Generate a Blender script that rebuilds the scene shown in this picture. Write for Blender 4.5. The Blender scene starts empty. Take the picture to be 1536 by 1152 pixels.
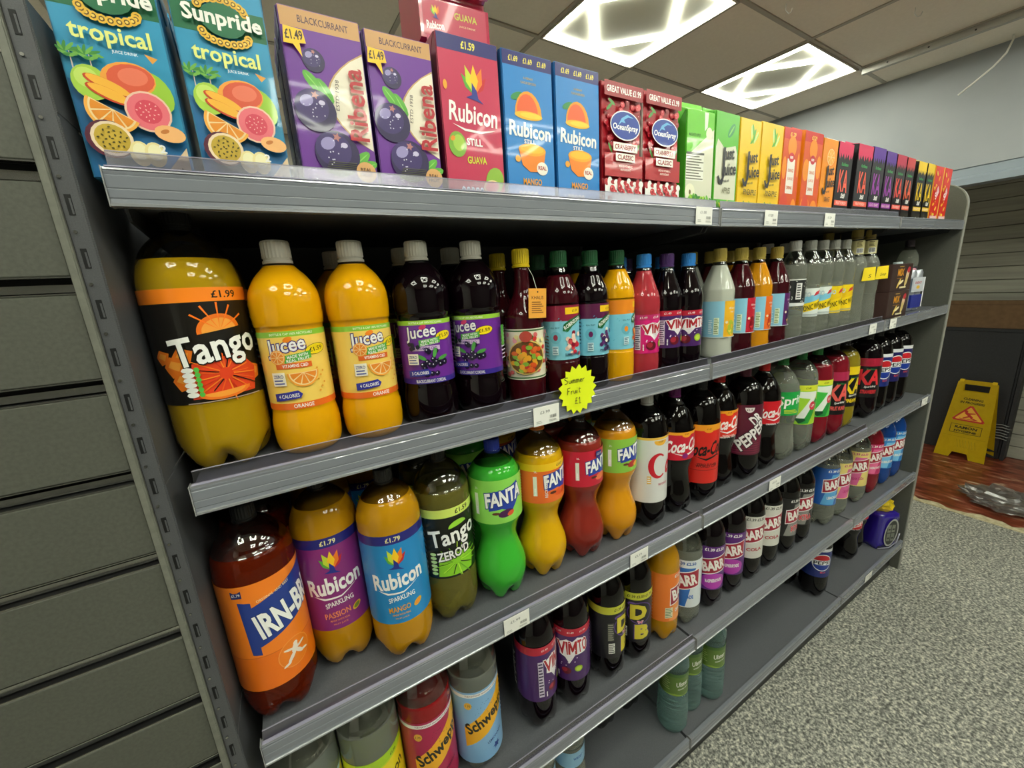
import bpy, bmesh, math, random
from mathutils import Vector, Matrix, geometry
from math import sin, cos, pi, radians, sqrt, atan2
SC = bpy.context.scene
COL = SC.collection
random.seed(7)
# ------------------------------------------------------------------ camera
cd = bpy.data.cameras.new('camera'); cam = bpy.data.objects.new('camera', cd); COL.objects.link(cam)
cd.sensor_fit = 'HORIZONTAL'; cd.sensor_width = 36.0; cd.lens = 36.0 * 596.1 / 1536.0
cd.clip_start = 0.01; cd.clip_end = 60
RW = ((0.86189075, -0.50333387, -0.06163879), (-0.16951572, -0.17142365, -0.97050417), (0.47792128, 0.84691732, -0.23307146))
m = Matrix.Identity(4)
for i in range(3):
    m[i][0] = RW[0][i]; m[i][1] = -RW[1][i]; m[i][2] = -RW[2][i]
m[0][3], m[1][3], m[2][3] = 0.12663, -0.57278, -0.10534
cam.matrix_world = m
SC.camera = cam
# ------------------------------------------------------------------ world, exposure
w = bpy.data.worlds.new('world'); SC.world = w; w.use_nodes = True
w.node_tree.nodes['Background'].inputs[0].default_value = (0.9, 0.95, 1.0, 1)
w.node_tree.nodes['Background'].inputs[1].default_value = 0.35
SC.view_settings.view_transform = 'Standard'
SC.view_settings.look = 'None'
SC.view_settings.exposure = 0.0
SC.view_settings.gamma = 1.0
SC.view_settings.use_curve_mapping = False
LED_STRENGTH = 43.0
SC.cycles.max_bounces = 10
SC.cycles.transparent_max_bounces = 24
SC.cycles.transmission_bounces = 8

FLOOR = -1.64
BUMP = 0.0117
ZS = [0.0, -0.3482, -0.7548, -1.1490, -1.5255]      # lower edge of each price rail
def bump(x): return BUMP * max(0.0, x - 1.0)
def deck(i, x): return ZS[i] + 0.030 + bump(x)

# ------------------------------------------------------------------ materials
def lin(h):
    h = h.lstrip('#'); r = []
    for i in (0, 2, 4):
        c = int(h[i:i+2], 16) / 255.0
        r.append(c / 12.92 if c <= 0.04045 else ((c + 0.055) / 1.055) ** 2.4)
    return (r[0], r[1], r[2], 1.0)
MATS = {}
def mat(name, color='808080', rough=0.5, metal=0.0, spec=0.5, trans=0.0, ior=1.45, coat=0.0, emit=None, es=0.0, sub=0.0, alpha=1.0):
    if name in MATS: return MATS[name]
    mm = bpy.data.materials.new(name); mm.use_nodes = True
    b = mm.node_tree.nodes['Principled BSDF']
    c = lin(color) if isinstance(color, str) else color
    b.inputs['Base Color'].default_value = c
    b.inputs['Roughness'].default_value = rough
    b.inputs['Metallic'].default_value = metal
    b.inputs['Specular IOR Level'].default_value = spec
    b.inputs['Transmission Weight'].default_value = trans
    b.inputs['IOR'].default_value = ior
    b.inputs['Coat Weight'].default_value = coat
    b.inputs['Coat Roughness'].default_value = 0.04
    b.inputs['Alpha'].default_value = alpha
    if emit:
        b.inputs['Emission Color'].default_value = lin(emit); b.inputs['Emission Strength'].default_value = es
    MATS[name] = mm
    return mm
def noisy(name, c1, c2, scale=50.0, rough=0.6, detail=4.0, metal=0.0, bumpd=0.0, lo=0.35, hi=0.65, stretch=(1, 1, 1), rough2=None):
    mm = mat(name, c1, rough, metal); nt = mm.node_tree; b = nt.nodes['Principled BSDF']
    tc = nt.nodes.new('ShaderNodeTexCoord'); mp = nt.nodes.new('ShaderNodeMapping'); mp.inputs['Scale'].default_value = stretch
    n = nt.nodes.new('ShaderNodeTexNoise'); n.inputs['Scale'].default_value = scale; n.inputs['Detail'].default_value = detail
    r = nt.nodes.new('ShaderNodeValToRGB'); r.color_ramp.elements[0].position = lo; r.color_ramp.elements[1].position = hi
    r.color_ramp.elements[0].color = lin(c1); r.color_ramp.elements[1].color = lin(c2)
    nt.links.new(tc.outputs['Object'], mp.inputs[0]); nt.links.new(mp.outputs[0], n.inputs['Vector'])
    nt.links.new(n.outputs['Fac'], r.inputs[0]); nt.links.new(r.outputs[0], b.inputs['Base Color'])
    if bumpd:
        bp = nt.nodes.new('ShaderNodeBump'); bp.inputs['Strength'].default_value = bumpd; bp.inputs['Distance'].default_value = 0.002
        nt.links.new(n.outputs['Fac'], bp.inputs['Height']); nt.links.new(bp.outputs[0], b.inputs['Normal'])
    return mm
def print_mat(name, rough, coat):
    mm = mat(name, 'ffffff', rough, coat=coat); nt = mm.node_tree
    a = nt.nodes.new('ShaderNodeAttribute'); a.attribute_name = 'Col'
    nt.links.new(a.outputs['Color'], nt.nodes['Principled BSDF'].inputs['Base Color'])
    return mm
PRINT = print_mat('printed_film', 0.32, 0.35)
CARD = print_mat('printed_carton', 0.38, 0.25)
PAPER = print_mat('printed_paper', 0.7, 0.0)
def clear_film(name, tint='ffffff', fac=0.05, rough=0.06):
    mm = bpy.data.materials.new(name); mm.use_nodes = True; nt = mm.node_tree; nt.nodes.clear()
    o = nt.nodes.new('ShaderNodeOutputMaterial'); mx = nt.nodes.new('ShaderNodeMixShader'); t = nt.nodes.new('ShaderNodeBsdfTransparent')
    g = nt.nodes.new('ShaderNodeBsdfGlossy'); fr = nt.nodes.new('ShaderNodeFresnel'); ad = nt.nodes.new('ShaderNodeMath'); ad.operation = 'ADD'; ad.use_clamp = True
    fr.inputs[0].default_value = 1.35; ad.inputs[1].default_value = fac
    t.inputs[0].default_value = lin(tint); g.inputs['Roughness'].default_value = rough
    nt.links.new(fr.outputs[0], ad.inputs[0]); nt.links.new(ad.outputs[0], mx.inputs[0])
    nt.links.new(t.outputs[0], mx.inputs[1]); nt.links.new(g.outputs[0], mx.inputs[2]); nt.links.new(mx.outputs[0], o.inputs[0])
    MATS[name] = mm
    return mm
CLEAR = clear_film('clear_plastic', 'd8d8d2', 0.10, 0.05)
RISER = clear_film('clear_riser_plastic', 'e0deee', 0.16, 0.25)
METAL = noisy('grey_powder_coat', '4c4d50', '545558', 900, 0.42, bumpd=0.05)
DECKM = noisy('grey_shelf_coat', '595b5f', '616367', 500, 0.38, bumpd=0.05)
DARK = noisy('dark_powder_coat', '303133', '37383a', 700, 0.5)
RAIL = mat('grey_price_rail', '7c8088', 0.20, coat=0.8)
RAILB = mat('rail_edge_silver', 'b8bbc0', 0.25, metal=0.6)
ALU = mat('brushed_aluminium', 'c9c9c4', 0.22, metal=1.0)
BLACK = mat('black_gap', '0b0b0c', 0.6)

# ------------------------------------------------------------------ object helpers
def link(name, me, parent=None, mats=None):
    o = bpy.data.objects.new(name, me); COL.objects.link(o)
    if parent: o.parent = parent
    if mats:
        for mm in (mats if isinstance(mats, (list, tuple)) else [mats]): me.materials.append(mm)
    return o
def tag(o, label=None, cat=None, group=None, kind=None):
    if label: o['label'] = label
    if cat: o['category'] = cat
    if group: o['group'] = group
    if kind: o['kind'] = kind
    return o
def empty(name, loc, rz=0.0, label=None, cat=None, group=None):
    o = bpy.data.objects.new(name, None); COL.objects.link(o); o.location = loc; o.rotation_euler = (0, 0, rz)
    o.empty_display_size = 0.02
    return tag(o, label, cat, group)
def copy_tree(o, parent=None):
    c = o.copy(); COL.objects.link(c)
    if parent: c.parent = parent
    for ch in list(o.children): copy_tree(ch, c)
    return c
def bm_mesh(bm, name, smooth=False):
    me = bpy.data.meshes.new(name); bm.to_mesh(me); bm.free()
    if smooth:
        for p in me.polygons: p.use_smooth = True
    return me
def add_box(bm, x0, y0, z0, x1, y1, z1, mi=0):
    vs = [bm.verts.new(p) for p in ((x0, y0, z0), (x1, y0, z0), (x1, y1, z0), (x0, y1, z0), (x0, y0, z1), (x1, y0, z1), (x1, y1, z1), (x0, y1, z1))]
    for f in ((3, 2, 1, 0), (4, 5, 6, 7), (0, 1, 5, 4), (1, 2, 6, 5), (2, 3, 7, 6), (3, 0, 4, 7)):
        bm.faces.new([vs[i] for i in f]).material_index = mi
    return vs
def box(name, a, b, mt, parent=None, bev=0.0):
    bm = bmesh.new(); add_box(bm, *a, *b)
    if bev: bmesh.ops.bevel(bm, geom=bm.edges[:], offset=bev, segments=2, affect='EDGES')
    return link(name, bm_mesh(bm, name), parent, mt)
def extrude_x(name, prof, x0, x1, mt, parent=None, mi=None, dz=(0, 0)):
    """closed (y,z) profile swept along X; dz = extra height at each end"""
    bm = bmesh.new()
    A = [bm.verts.new((x0, y, z + dz[0])) for y, z in prof]; B = [bm.verts.new((x1, y, z + dz[1])) for y, z in prof]
    n = len(prof)
    for i in range(n):
        f = bm.faces.new((A[i], A[(i+1) % n], B[(i+1) % n], B[i]))
        if mi: f.material_index = mi[i]
    bm.faces.new(A[::-1]); bm.faces.new(B)
    bmesh.ops.recalc_face_normals(bm, faces=bm.faces[:])
    return link(name, bm_mesh(bm, name), parent, mt)
def prism(name, pts, axis, a, b, mt, parent=None, smooth=False):
    """2D outline extruded along axis ('x','y','z') from a to b"""
    def P(p, t): return {'x': (t, p[0], p[1]), 'y': (p[0], t, p[1]), 'z': (p[0], p[1], t)}[axis]
    bm = bmesh.new(); A = [bm.verts.new(P(p, a)) for p in pts]; B = [bm.verts.new(P(p, b)) for p in pts]; n = len(pts)
    for i in range(n): bm.faces.new((A[i], A[(i+1) % n], B[(i+1) % n], B[i]))
    bm.faces.new(A[::-1]); bm.faces.new(B)
    bmesh.ops.recalc_face_normals(bm, faces=bm.faces[:])
    return link(name, bm_mesh(bm, name, smooth), parent, mt)
def tube(name, pts, r, mt, parent=None, seg=8):
    bm = bmesh.new(); rings = []
    for i, p in enumerate(pts):
        p = Vector(p); d = (Vector(pts[min(i+1, len(pts)-1)]) - Vector(pts[max(i-1, 0)])).normalized()
        u = d.orthogonal().normalized() if i == 0 else (u - d * u.dot(d)).normalized()
        v = d.cross(u); rings.append([bm.verts.new(p + r * (u * cos(2*pi*k/seg) + v * sin(2*pi*k/seg))) for k in range(seg)])
    for a, b in zip(rings, rings[1:]):
        for k in range(seg): bm.faces.new((a[k], a[(k+1) % seg], b[(k+1) % seg], b[k]))
    bm.faces.new(rings[0][::-1]); bm.faces.new(rings[-1])
    return link(name, bm_mesh(bm, name, True), parent, mt)

# ------------------------------------------------------------------ flat print: shapes with depth order
TXT = {}
def text_tris(s, bold):
    k = (s, bold)
    if k not in TXT:
        c = bpy.data.curves.new('t', 'FONT'); c.body = s; c.size = 1.0; c.offset = bold; c.resolution_u = 2
        o = bpy.data.objects.new('t', c); COL.objects.link(o)
        dg = bpy.context.evaluated_depsgraph_get(); me = o.evaluated_get(dg).to_mesh()
        V = [(v.co.x, v.co.y) for v in me.vertices]; me.calc_loop_triangles()
        F = [tuple(t.vertices) for t in me.loop_triangles]
        o.evaluated_get(dg).to_mesh_clear()
        bpy.data.objects.remove(o); bpy.data.curves.remove(c)
        TXT[k] = (V, F)
    return TXT[k]
class Art:
    def __init__(s, w, h, bg=None):
        s.w, s.h, s.sh = w, h, []
        if bg: s.rect(-w/2, 0, w/2, h, bg)
    def add(s, V, F, c): s.sh.append((V, F, lin(c)))
    def poly(s, pts, c):
        t = geometry.tessellate_polygon([[Vector((p[0], p[1], 0)) for p in pts]])
        s.add([(p[0], p[1]) for p in pts], [tuple(f) for f in t], c); return s
    def rect(s, x0, y0, x1, y1, c): return s.poly([(x0, y0), (x1, y0), (x1, y1), (x0, y1)], c)
    def ell(s, cx, cy, rx, ry, c, rot=0.0, n=18, a0=0.0, a1=360.0):
        full = abs(a1 - a0) >= 360; k = n if full else n + 1; r = radians(rot); P = []
        for i in range(k):
            a = radians(a0 + (a1 - a0) * i / n); x, y = rx*cos(a), ry*sin(a)
            P.append((cx + x*cos(r) - y*sin(r), cy + x*sin(r) + y*cos(r)))
        return s.poly(P, c)
    def txt(s, st, cx, cy, w, h, c, bold=0.02, shear=0.0, rot=0.0, arc=0.0, out=None, ob=0.05):
        bold *= .62
        V0, _ = text_tris(st, bold)
        if not V0: return s
        xs = [v[0] for v in V0]; ys = [v[1] for v in V0]
        x0, x1, y0, y1 = min(xs), max(xs), min(ys), max(ys)
        r = radians(rot)
        for b, cc in (([(bold + ob, out)] if out else []) + [(bold, c)]):
            V, F = text_tris(st, b); W = []
            for x, y in V:
                X = ((x - x0) / (x1 - x0) - 0.5) * w; Y = ((y - y0) / (y1 - y0) - 0.5) * h
                X += shear * Y; Y += arc * (1 - (2*X/w)**2) * h
                W.append((cx + X*cos(r) - Y*sin(r), cy + X*sin(r) + Y*cos(r)))
            s.add(W, F, cc)
        return s
    def lines(s, x0, y0, x1, y1, n, c, fill=0.45):
        for i in range(n):
            y = y0 + (y1 - y0) * (i + 0.5) / n; d = (y1 - y0) / n * fill / 2
            s.rect(x0, y - d, x1 - (x1 - x0) * 0.25 * ((i * 7) % 3) / 2, y + d, c)
        return s
    def bars(s, x0, y0, x1, y1, bg='ffffff', c='101010', n=11):
        s.rect(x0, y0, x1, y1, bg); rr = random.Random(3); x = x0 + (x1-x0)*0.06
        while x < x1 - (x1-x0)*0.08:
            d = (x1 - x0) / n * rr.choice((0.25, 0.4, 0.6)); s.rect(x, y0 + (y1-y0)*0.1, x + d, y1 - (y1-y0)*0.08, c); x += d + (x1-x0)/n*0.5
        return s
LAY = 0.00006
def wrap_mesh(art, R, z0, name, wave=None):
    """wrap onto a cylinder facing -Y; every piece cut along the same facet planes"""
    N = 36; st = 2*pi*R/N; bm = bmesh.new(); cl = bm.faces.layers.int.new('i')
    lays = []
    for i, (V, F, c) in enumerate(art.sh):
        vs = [bm.verts.new((x, y, i * LAY)) for x, y in V]
        for f in F:
            try: ff = bm.faces.new([vs[j] for j in f])
            except ValueError: continue
            ff[cl] = i
    half = art.w/2
    k0 = int(-half/st) - 1
    for k in range(k0, -k0 + 1):
        x = k * st
        if abs(x) >= half: continue
        bmesh.ops.bisect_plane(bm, geom=bm.verts[:] + bm.edges[:] + bm.faces[:], plane_co=(x, 0, 0), plane_no=(1, 0, 0), dist=1e-6)
    nor = []
    for v in bm.verts:
        x = v.co.x; t = x / st; k = math.floor(t + 1e-6); fr = t - k; rr = R + v.co.z
        a, b = k * 2*pi/N, (k+1) * 2*pi/N
        px = rr * (sin(a)*(1-fr) + sin(b)*fr); py = -rr * (cos(a)*(1-fr) + cos(b)*fr)
        th = x / R; nor.append((sin(th), -cos(th), 0.0))
        v.co = (px, py, z0 + v.co.y)
    idx = [f[cl] for f in bm.faces]
    for f in bm.faces:
        c = f.calc_center_median(); 
        if f.normal.length == 0: f.normal_update()
    bm.normal_update()
    for f in bm.faces:
        c = f.calc_center_median()
        if f.normal.x * c.x + f.normal.y * c.y < 0: f.normal_flip()
    me = bpy.data.meshes.new(name); bm.to_mesh(me); bm.free()
    color_faces(me, [art.sh[i][2] for i in idx])
    for p in me.polygons: p.use_smooth = True
    try: me.normals_split_custom_set_from_vertices(nor)
    except Exception: pass
    return me
def flat_mesh(art, name, origin, ux, uy, un, xb=0.0):
    """lay the print on a plane; origin = bottom centre, un = outward normal"""
    V = []; F = []; C = []
    O, ux, uy, un = Vector(origin), Vector(ux), Vector(uy), Vector(un)
    flip = ux.cross(uy).dot(un) < 0
    for i, (vs, fs, c) in enumerate(art.sh):
        b = len(V)
        for x, y in vs: V.append(O + ux*x + uy*y + un*(0.0004 + i * LAY))
        for f in fs:
            p = [vs[j] for j in f]; ar = (p[1][0]-p[0][0])*(p[2][1]-p[0][1]) - (p[2][0]-p[0][0])*(p[1][1]-p[0][1])
            if abs(ar) < 1e-13: continue
            g = [b + j for j in f]
            if (ar < 0) != flip: g.reverse()
            F.append(g); C.append(c)
    me = bpy.data.meshes.new(name); me.from_pydata(V, [], F); color_faces(me, C)
    return me
def color_faces(me, cols):
    at = me.color_attributes.new('Col', 'FLOAT_COLOR', 'CORNER'); buf = []
    for p, c in zip(me.polygons, cols): buf += list(c) * p.loop_total
    at.data.foreach_set('color', buf)
def color_all(me, c): color_faces(me, [lin(c)] * len(me.polygons))
# ------------------------------------------------------------------ bottles
def cr(P, k=3):
    out = []
    for i in range(len(P) - 1):
        p0, p1, p2, p3 = P[max(i-1, 0)], P[i], P[i+1], P[min(i+2, len(P)-1)]
        for j in range(k):
            t = j / k
            q = [0.5*((2*p1[a]) + (-p0[a]+p2[a])*t + (2*p0[a]-5*p1[a]+4*p2[a]-p3[a])*t*t + (-p0[a]+3*p1[a]-3*p2[a]+p3[a])*t**3) for a in (0, 1)]
            q[0] = min(max(q[0], p1[0]), p2[0]); out.append(tuple(q))
    out.append(P[-1]); return out
# (z, r) outlines; foot = petal base; flute = upright ribs; rib = rings
SHAPES = {
 'soda':   dict(p=[(0,.030),(.010,.044),(.03,.0515),(.06,.0525),(.10,.0525),(.17,.0525),(.252,.0525),(.276,.0500),(.296,.042),(.312,.029),(.321,.0165),(.327,.0135),(.344,.0135)], foot=1, cap=(.327,.346,.0152)),
 'big':    dict(p=[(0,.030),(.010,.045),(.03,.0530),(.06,.0545),(.10,.0545),(.17,.0545),(.235,.0545),(.257,.0520),(.280,.044),(.297,.030),(.306,.0165),(.313,.0135),(.330,.0135)], foot=1, cap=(.314,.334,.0152)),
 'cola':   dict(p=[(0,.030),(.010,.043),(.03,.0500),(.06,.0500),(.09,.0460),(.12,.0435),(.14,.0465),(.158,.0505),(.20,.0515),(.243,.0505),(.262,.0465),(.284,.037),(.305,.0235),(.322,.0145),(.344,.0135)], foot=1, cap=(.327,.346,.0152), flute=(.03,.13)),
 'hug':    dict(p=[(0,.030),(.010,.040),(.03,.0475),(.055,.0535),(.082,.0520),(.112,.0420),(.138,.0368),(.164,.0430),(.186,.0512),(.23,.0520),(.272,.0500),(.290,.042),(.305,.028),(.315,.0165),(.322,.0135),(.338,.0135)], foot=1, cap=(.320,.341,.0155)),
 'waist':  dict(p=[(0,.030),(.010,.040),(.03,.0475),(.055,.0535),(.082,.0520),(.112,.0420),(.138,.0368),(.164,.0430),(.186,.0512),(.23,.0520),(.274,.0505),(.294,.044),(.310,.032),(.322,.0195),(.330,.0140),(.354,.0135)], foot=1, cap=(.340,.358,.0152)),
 'ribbed': dict(p=[(0,.030),(.010,.043),(.03,.0500),(.08,.0510),(.12,.0510),(.17,.0510),(.24,.0515),(.264,.0510),(.284,.0460),(.302,.036),(.315,.023),(.323,.0145),(.344,.0135)], foot=1, cap=(.327,.346,.0152), flute=(.245,.285)),
 'slim':   dict(p=[(0,.030),(.010,.041),(.03,.0465),(.08,.0475),(.15,.0475),(.235,.0475),(.262,.0450),(.285,.037),(.303,.025),(.312,.0155),(.318,.0135),(.334,.0135)], foot=1, cap=(.318,.338,.0152)),
 'squash': dict(p=[(0,.036),(.006,.042),(.02,.0450),(.045,.0452),(.062,.0425),(.070,.0425),(.120,.0425),(.176,.0425),(.184,.0445),(.205,.0455),(.228,.0430),(.247,.0330),(.259,.0220),(.268,.0168),(.286,.0160)], cap=(.272,.295,.0182), emb=(.185,.235)),
 'slope':  dict(p=[(0,.034),(.006,.037),(.03,.0380),(.062,.0375),(.070,.0370),(.12,.0370),(.174,.0370),(.180,.0380),(.200,.0355),(.220,.0275),(.238,.0190),(.250,.0150),(.265,.0145)], cap=(.254,.277,.0165)),
 'cordial':dict(p=[(0,.032),(.006,.035),(.03,.0365),(.05,.0355),(.10,.0355),(.140,.0355),(.150,.0365),(.175,.0350),(.200,.0265),(.222,.0190),(.238,.0150),(.255,.0140)], cap=(.246,.268,.0162)),
 'glass':  dict(p=[(0,.034),(.004,.0365),(.03,.0370),(.10,.0370),(.150,.0370),(.168,.0340),(.185,.0250),(.205,.0165),(.230,.0140),(.262,.0138)], cap=(.256,.281,.0160)),
 'cone':   dict(p=[(0,.034),(.006,.0385),(.03,.0395),(.10,.0395),(.150,.0400),(.172,.0400),(.180,.0385),(.205,.0300),(.232,.0195),(.245,.0150),(.262,.0140)], cap=(.252,.277,.0162), n=16),
 'mixer':  dict(p=[(0,.028),(.008,.033),(.03,.0350),(.06,.0340),(.10,.0345),(.150,.0340),(.162,.0325),(.185,.0345),(.210,.0350),(.235,.0300),(.255,.0190),(.268,.0145),(.280,.0140)], cap=(.270,.292,.0160), rings=(.0,.055,.0010), emb=(.165,.23)),
 'carafe': dict(p=[(0,.034),(.008,.0385),(.04,.0390),(.09,.0365),(.13,.0385),(.18,.0390),(.215,.0350),(.240,.0230),(.258,.0180),(.290,.0165),(.305,.0150)], cap=(.300,.325,.0165)),
 'water':  dict(p=[(0,.034),(.008,.0410),(.03,.0440),(.09,.0440),(.145,.0425),(.155,.0420),(.235,.0420),(.245,.0440),(.270,.0400),(.295,.0250),(.308,.0155),(.326,.0140)], cap=(.312,.332,.0160), rings=(.012,.145,.0018)),
 'flask':  dict(p=[(0,.028),(.006,.0310),(.03,.0320),(.08,.0300),(.12,.0320),(.145,.0310),(.165,.0240),(.180,.0150),(.192,.0140)], cap=(.186,.205,.0155), rings=(.0,.05,.0012)),
}
def liquid(name, col, trans=0.0, ior=1.34, rough=0.10):
    return mat(name, col, rough if trans < .5 else 0.02, spec=0.25, trans=trans, ior=ior, coat=0.0 if trans > .5 else .6)
def rad_at(shape, z):
    P = SHAPES[shape]['p']
    for a, b in zip(P, P[1:]):
        if a[0] <= z <= b[0]: return a[1] + (b[1]-a[1]) * (z-a[0]) / max(1e-6, b[0]-a[0])
    return P[-1][1]
BODY = {}
def body_mesh(shape, liq, fill, shell=None):
    k = (shape, liq.name, round(fill, 4))
    if k in BODY: return BODY[k]
    S = SHAPES[shape]; n = 40 if S.get('n') is None else 48
    P = cr(S['p'], 3)
    zf = fill; rf = rad_at(shape, zf)
    ins = [p for p in P if p[0] < zf - .0015] + [(zf, None)] + [p for p in P if p[0] > zf + .0015]
    for i, p in enumerate(ins):
        if p[1] is None:
            a, b = ins[i-1], ins[i+1]; ins[i] = (zf, a[1] + (b[1]-a[1])*(zf-a[0])/(b[0]-a[0]))
    P = ins
    if S.get('rings'):
        lo, hi, am = S['rings']; Q = []
        for a, b in zip(P, P[1:]):
            k2 = max(1, int((b[0]-a[0]) / .0035)) if lo <= a[0] < hi else 1
            for j in range(k2):
                t = j / k2; z = a[0] + (b[0]-a[0])*t; Q.append((z, a[1] + (b[1]-a[1])*t + (am*sin(z*2*pi/.016) if lo < z < hi else 0)))
        Q.append(P[-1]); P = Q
    bm = bmesh.new(); rings = []; fr = None
    for z, r in P:
        ring = []
        for j in range(n):
            th = 2*pi*j/n; R, Z = r, z
            if S.get('foot') and z < .045:
                wgt = (1 - z/.045); v = 0.5 - 0.5*cos(5*th + pi); v = v*v
                R *= 1 - 0.30*v*wgt*wgt; Z += 0.016*v*wgt
            fl = S.get('flute')
            if fl and fl[0] < z < fl[1]: R *= 1 - 0.035*abs(cos(6*th))*sin(pi*(z-fl[0])/(fl[1]-fl[0]))
            em = S.get('emb')
            if em and em[0] < z < em[1]: R *= 1 + 0.016*sin(9*th + z*160)*cos(5*th - z*230)*sin(pi*(z-em[0])/(em[1]-em[0]))
            if S.get('n'):
                a8 = (th % (pi/4)) - pi/8; R *= (cos(pi/8)/cos(a8))*0.5 + 0.5 if z > .02 else 1
            ring.append(bm.verts.new((R*sin(th), -R*cos(th), Z)))
        if abs(z - zf) < 1e-9: fr = len(rings)
        rings.append(ring)
    for i in range(len(rings) - 1):
        for j in range(n):
            f = bm.faces.new((rings[i][j], rings[i][(j+1) % n], rings[i+1][(j+1) % n], rings[i+1][j])); f.material_index = 0 if i < fr else 1
    c = bm.verts.new((0, 0, 0.012 if S.get('foot') else 0.003))
    for j in range(n): bm.faces.new((rings[0][(j+1) % n], rings[0][j], c))
    f = bm.faces.new(rings[fr]); f.material_index = 0
    f = bm.faces.new(rings[-1]); f.material_index = 1
    me = bm_mesh(bm, 'bottle_body', True); me.materials.append(liq); me.materials.append(shell or CLEAR)
    BODY[k] = me; return me
CAPS = {}
def cap_mesh(shape, col):
    k = (shape, col)
    if k in CAPS: return CAPS[k]
    z0, z1, r = SHAPES[shape]['cap']; n = 48; bm = bmesh.new(); rings = []
    for z, k2, rg in ((z0-.007, 1.02, 0), (z0-.0035, 1.02, 0), (z0-.003, .93, 0), (z0, .93, 0), (z0, 1.0, 1), (z1-.003, .98, 1), (z1-.0005, .90, 0), (z1, .80, 0)):
        rings.append([bm.verts.new(((r*k2 - (0.0006 if rg and j % 2 else 0))*sin(2*pi*j/n), -(r*k2 - (0.0006 if rg and j % 2 else 0))*cos(2*pi*j/n), z)) for j in range(n)])
    for a, b in zip(rings, rings[1:]):
        for j in range(n): bm.faces.new((a[j], a[(j+1) % n], b[(j+1) % n], b[j]))
    bm.faces.new(rings[0][::-1]); bm.faces.new(rings[-1])
    me = bm_mesh(bm, 'cap', False); me.materials.append(mat('cap_' + col, col, 0.35)); CAPS[k] = me; return me
def label_back(art, R, z0):
    return wrap_mesh(art, R, z0, 'label')
LAB = {}
def bottle(name, shape, liq, fill, capcol, label_key, l0, loc, yaw, label, cat, group=None, shell=None, rl=None):
    t = empty(name, loc, 0.0, label, cat, group)
    link('bottle_body', body_mesh(shape, liq, fill, shell), t)
    link('cap', cap_mesh(shape, capcol), t)
    if label_key:
        R = (rl or max(rad_at(shape, l0 + LABELS[label_key][2]*f) for f in (.02, .3, .5, .7, .98))) + .0007
        k = (label_key, round(R, 4))
        if k not in LAB:
            fn, w_, h_ = LABELS[label_key]
            a = Art(2*pi*R*0.9999, h_); fn(a, 2*pi*R, h_); me = wrap_mesh(a, R, 0, 'label'); me.materials.append(PRINT); LAB[k] = me
        o = link('label', LAB[k], t); o.location = (0, 0, l0); o.rotation_euler = (0, 0, radians(yaw))
    return t
# ------------------------------------------------------------------ label drawings
W_, K_, = 'f4f2ee', '121212'
def full(a, w, h, c): a.rect(-w/2, 0, w/2, h, c)
def facts(a, x, y, s, col='ffffff', ink='333333'):
    for i in range(4): a.ell(x, y + i*s*0.36, s*.16, s*.17, col, n=8)
def nutri(a, x0, y0, x1, y1, c='ffffff', ink='555555', n=8):
    a.rect(x0, y0, x1, y1, c); a.lines(x0+.001, y0+.001, x1-.001, y1-.001, n, ink, .4)
def back(a, w, h, ink='f4f2ee'):
    a.bars(w*.36, h*.12, w*.44, h*.42); a.lines(w*.22, h*.2, w*.33, h*.8, 9, ink, .35); a.lines(-w*.45, h*.15, -w*.36, h*.8, 10, ink, .35)
def star(a, cx, cy, r, n, c, k=.5, rot=0):
    a.poly([(cx + (r if i % 2 == 0 else r*k)*cos(rot + pi*i/n), cy + (r if i % 2 == 0 else r*k)*sin(rot + pi*i/n)) for i in range(2*n)], c)
def orange_slice(a, cx, cy, r, a0=0, a1=360, flesh='e98a2c', rim='f6a33a', pith='f7d9a0'):
    a.ell(cx, cy, r, r, rim, n=22, a0=a0, a1=a1); a.ell(cx, cy, r*.88, r*.88, pith, n=22, a0=a0, a1=a1); 
    n = 8 if a1-a0 >= 360 else 5
    for i in range(n):
        b = a0 + (a1-a0)*(i+.08)/n; e = a0 + (a1-a0)*(i+.92)/n
        a.poly([(cx + r*.06*cos(radians((b+e)/2)), cy + r*.06*sin(radians((b+e)/2)))] + [(cx + r*.8*cos(radians(b+(e-b)*q/4)), cy + r*.8*sin(radians(b+(e-b)*q/4))) for q in range(5)], flesh)
def splash(a, cx, cy, r, cols, n=14, seed=1, wid=.16):
    rr = random.Random(seed)
    for i in range(n):
        t = 2*pi*i/n + rr.random()*.3; L = r*(.6 + .5*rr.random()); b = r*.18; dw = wid
        a.poly([(cx + b*cos(t-dw), cy + b*sin(t-dw)), (cx + L*cos(t-dw*.4), cy + L*.8*sin(t-dw*.4)), (cx + L*1.05*cos(t), cy + L*.85*sin(t)), (cx + b*cos(t+dw), cy + b*sin(t+dw))], cols[i % len(cols)])
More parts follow.
